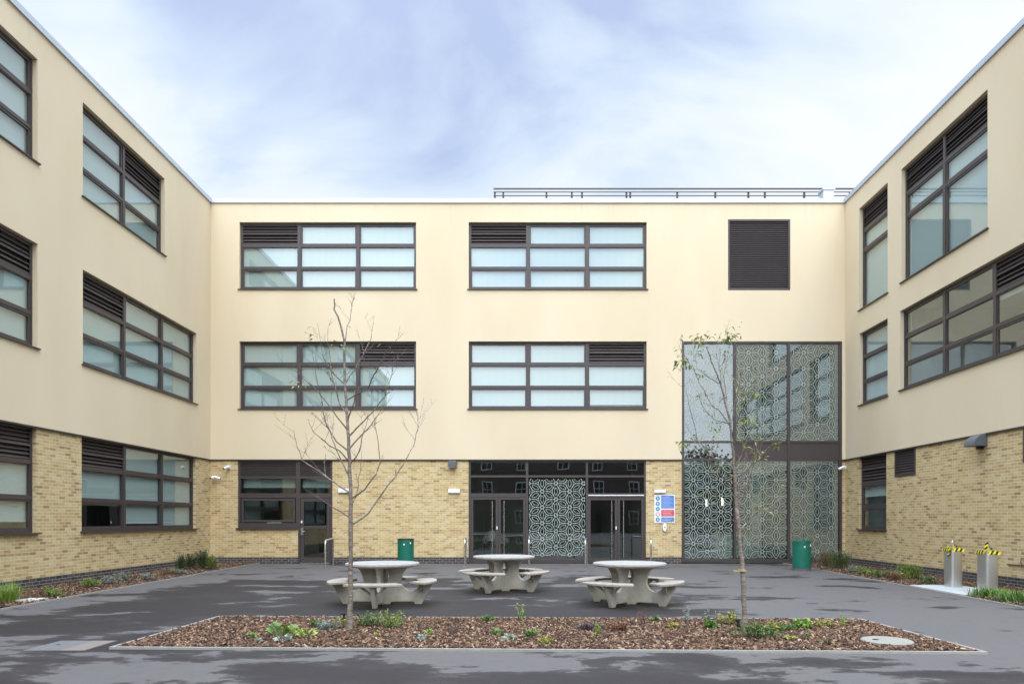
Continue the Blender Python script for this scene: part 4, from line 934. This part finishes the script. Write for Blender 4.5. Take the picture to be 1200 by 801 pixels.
l2 = [(797, 424, 14, .11, 'leaf_tree'), (806, 428, 8, .09, 'leaf_tree'), (820, 396, 13, .10, 'leaf_tree_pale'), (829, 394, 6, .08, 'leaf_tree'), (850, 396, 12, .10, 'leaf_tree'), (858, 394, 12, .09, 'leaf_tree'), (858, 384, 4, .06, 'leaf_tree'),
      (816, 414, 9, .08, 'leaf_tree'), (799, 521, 12, .10, 'leaf_tree'), (838, 501, 9, .09, 'leaf_tree'), (884, 463, 14, .10, 'leaf_tree'), (880, 492, 12, .11, 'leaf_tree'), (872, 466, 5, .08, 'leaf_tree_pale'), (888, 535, 9, .09, 'leaf_tree_pale'), (850, 440, 3, .06, 'leaf_tree'),
      (892, 594, 7, .10, 'leaf_tree_pale'), (823, 578, 5, .08, 'leaf_tree_pale'), (905, 520, 6, .09, 'leaf_tree'), (820, 441, 6, .08, 'leaf_tree'), (860, 480, 5, .08, 'leaf_tree'), (900, 500, 4, .08, 'leaf_tree'), (893, 552, 4, .07, 'leaf_tree_pale'), (785, 611, 4, .08, 'leaf_tree'), (838, 588, 2, .06, 'leaf_tree_pale'), (876, 515, 5, .08, 'leaf_tree')]
tree(9.45, t2, b2, l2, 'leaf_tree', 'young tree still holding green leaves before the glazed screen', .036, 1.9, seed=9)
# watering pipes and strap
for px, py, lab in ((404.5, 733, 'black watering pipe stub leaning by the bare tree'), (867, 741, 'black watering pipe stub at the foot of the leafy tree')):
    P_ = gp(px, py); r = empty('watering_pipe', (P_.x, P_.y, 0), label=lab, cat='pipe', group='watering pipes beside the trees')
    MB().tube([(0, 0, 0), (-.03, 0, .16)], .026, 12).build('pipe', 'black_plastic', r, smooth=True); MB().tube([(-.031, 0, .161), (-.034, 0, .19)], .036, 12).build('cap', 'black_plastic', r, smooth=True)
tp = at(869.8, 668, 9.45); r = empty('tree_tie', (tp.x, 9.45, tp.z), label='frayed tan strap tied round the leafy tree trunk', cat='strap')
MB().lathe([(.046, -.012), (.052, -.012), (.052, .012), (.046, .012)], 20).box(-.12, -.04, -.02, -.014, -.015, .008).build('strap', 'strap', r)

# ------------------------------------------------------------ lobby things seen through the glass
for px, py in ((827.7, 589), (846.5, 587.5)):
    P_ = at(px, py, 27.2); r = empty('pendant_lamp', tuple(P_), label='slim white pendant lamp hanging inside the lobby, %s one' % ('left' if px < 830 else 'right'), cat='pendant lamp', group='lobby pendant lamps')
    MB().tube([(0, 0, -.14), (0, 0, .14)], .04, 12).build('shade', 'lamp_glow', r, smooth=True); MB().tube([(0, 0, .14), (0, 0, 7.85-P_.z)], .005, 5).build('cord', 'black_plastic', r)
r = empty('reception_desk', (-1.2, 27.6, .02), label='dark desk just inside the left entrance doors', cat='desk')
MB().box(-.55, .45, 0, .6, .68, .72).build('desktop', 'interior_dark', r); MB().box(-.5, -.45, .05, .55, 0, .68).box(.35, .4, .05, .55, 0, .68).build('leg', 'interior_dark', r)
r = empty('water_bottle', (-1.35, 27.8, .74), label='pale container standing on the desk inside the left doors', cat='container')
MB().lathe([(.13, 0), (.15, .03), (.15, .32), (.10, .38), (.04, .40), (.04, .45)], 20).build('body', 'white_plastic', r, smooth=True)
r = empty('armchair', (8.1, 27.0, .02), label='pale seat block behind the etched glass of the lobby', cat='seat')
MB().box(-.8, .7, 0, .9, 0, .42).build('seat', 'white_plastic', r, bevel=.04); MB().box(-.8, .7, .75, .95, .422, .95).build('backrest', 'white_plastic', r, bevel=.04)
r = empty('windowsill_plant', (-8.95, BY+.42, 1.32), label='row of small green plants inside the ground floor window by the single door', cat='plant')
MB().box(-.25, .25, -.06, .06, 0, .12).build('trough', 'white_plastic', r); m = MB()
for _ in range(60): leaf(m, (random.uniform(-.24, .24), random.uniform(-.05, .05), .12), rdir(20, 80), .12, .05)
m.build('foliage', 'leaf_bright', r)

# ------------------------------------------------------------ street behind the camera (seen mirrored in the glass)
def house(x, w, h, label, mt='brick_house'):
    r = empty('brick_house', (x, -31, 0), math.pi, label=label, cat='house', group='houses across the street behind the camera')
    m = MB().box(-w/2, w/2, 0, 9, 0, h); m.build('wall', mt, r)
    m = MB().prism([(-.3, h+.003), (9.3, h+.003), (4.5, h+3.2)], lambda u, v, s: ((s-.5)*w, u, v)); rf = m.build('roof', 'slate', r)
    MB().box(w/2-1.4, w/2-.5, 3.6, 4.6, h+2.0, h+4.2).build('chimney', mt, rf)
    for z in (1.0, 4.2, 7.2):
        if z+1.4 > h: continue
        for k in (-1, 0, 1):
            if z < 2 and k == 0: continue
            cx = k*w/3.2; m = MB(); ring(m, cx-.6, cx+.6, z, z+1.6, .12, -.06, .0-.002); m.box(cx-.03, cx+.03, -.05, -.004, z+.12, z+1.48); m.box(cx-.48, cx+.48, -.055, -.045, z+.77, z+.83)
            wd = m.build('window', 'sash', r); MB().box(cx-.48, cx+.48, -.03, -.003, z+.12, z+1.48).build('pane', 'dark_void', wd)
    MB().box(-.5, .5, -.05, -.002, .02, 2.2).build('door', 'black_plastic', r)
house(-20, 11, 7.2, 'brick house behind the camera, beyond the left wing end'); house(-4.66, 12.68, 8.6, 'brick house behind the camera facing the left entrance doors'); house(8.2, 13, 8.6, 'brick house behind the camera facing the right entrance doors')
house(21.9, 14.2, 5.0, 'low brick house behind the camera under the two dark trees'); house(36, 12, 7.0, 'brick house behind the camera, farthest right')
def bigtree(x, y, h, label):
    r = empty('street_tree', (x, y, 0), label=label, cat='tree', group='trees behind the camera'); MB().tube([(0, 0, 0), (.1, 0, h*.4), (0, .1, h*.8)], [.3, .22, .08], 10).build('trunk', 'bark', r)
    m = MB()
    for _ in range(46):
        c_ = rdir(-30, 90)*h*.36*random.uniform(.4, 1)+Vector((0, 0, h*.62))
        for _ in range(36): leaf(m, c_+Vector([random.gauss(0, .55) for _ in range(3)]), rdir(-60, 70), .5, .28)
    m.build('crown', 'leaf_dark', r)
bigtree(19.5, -27, 9.0, 'dense dark tree behind the camera, left of the two beyond the brick houses'); bigtree(25, -27, 9.5, 'dense dark tree behind the camera, right of the two beyond the brick houses')
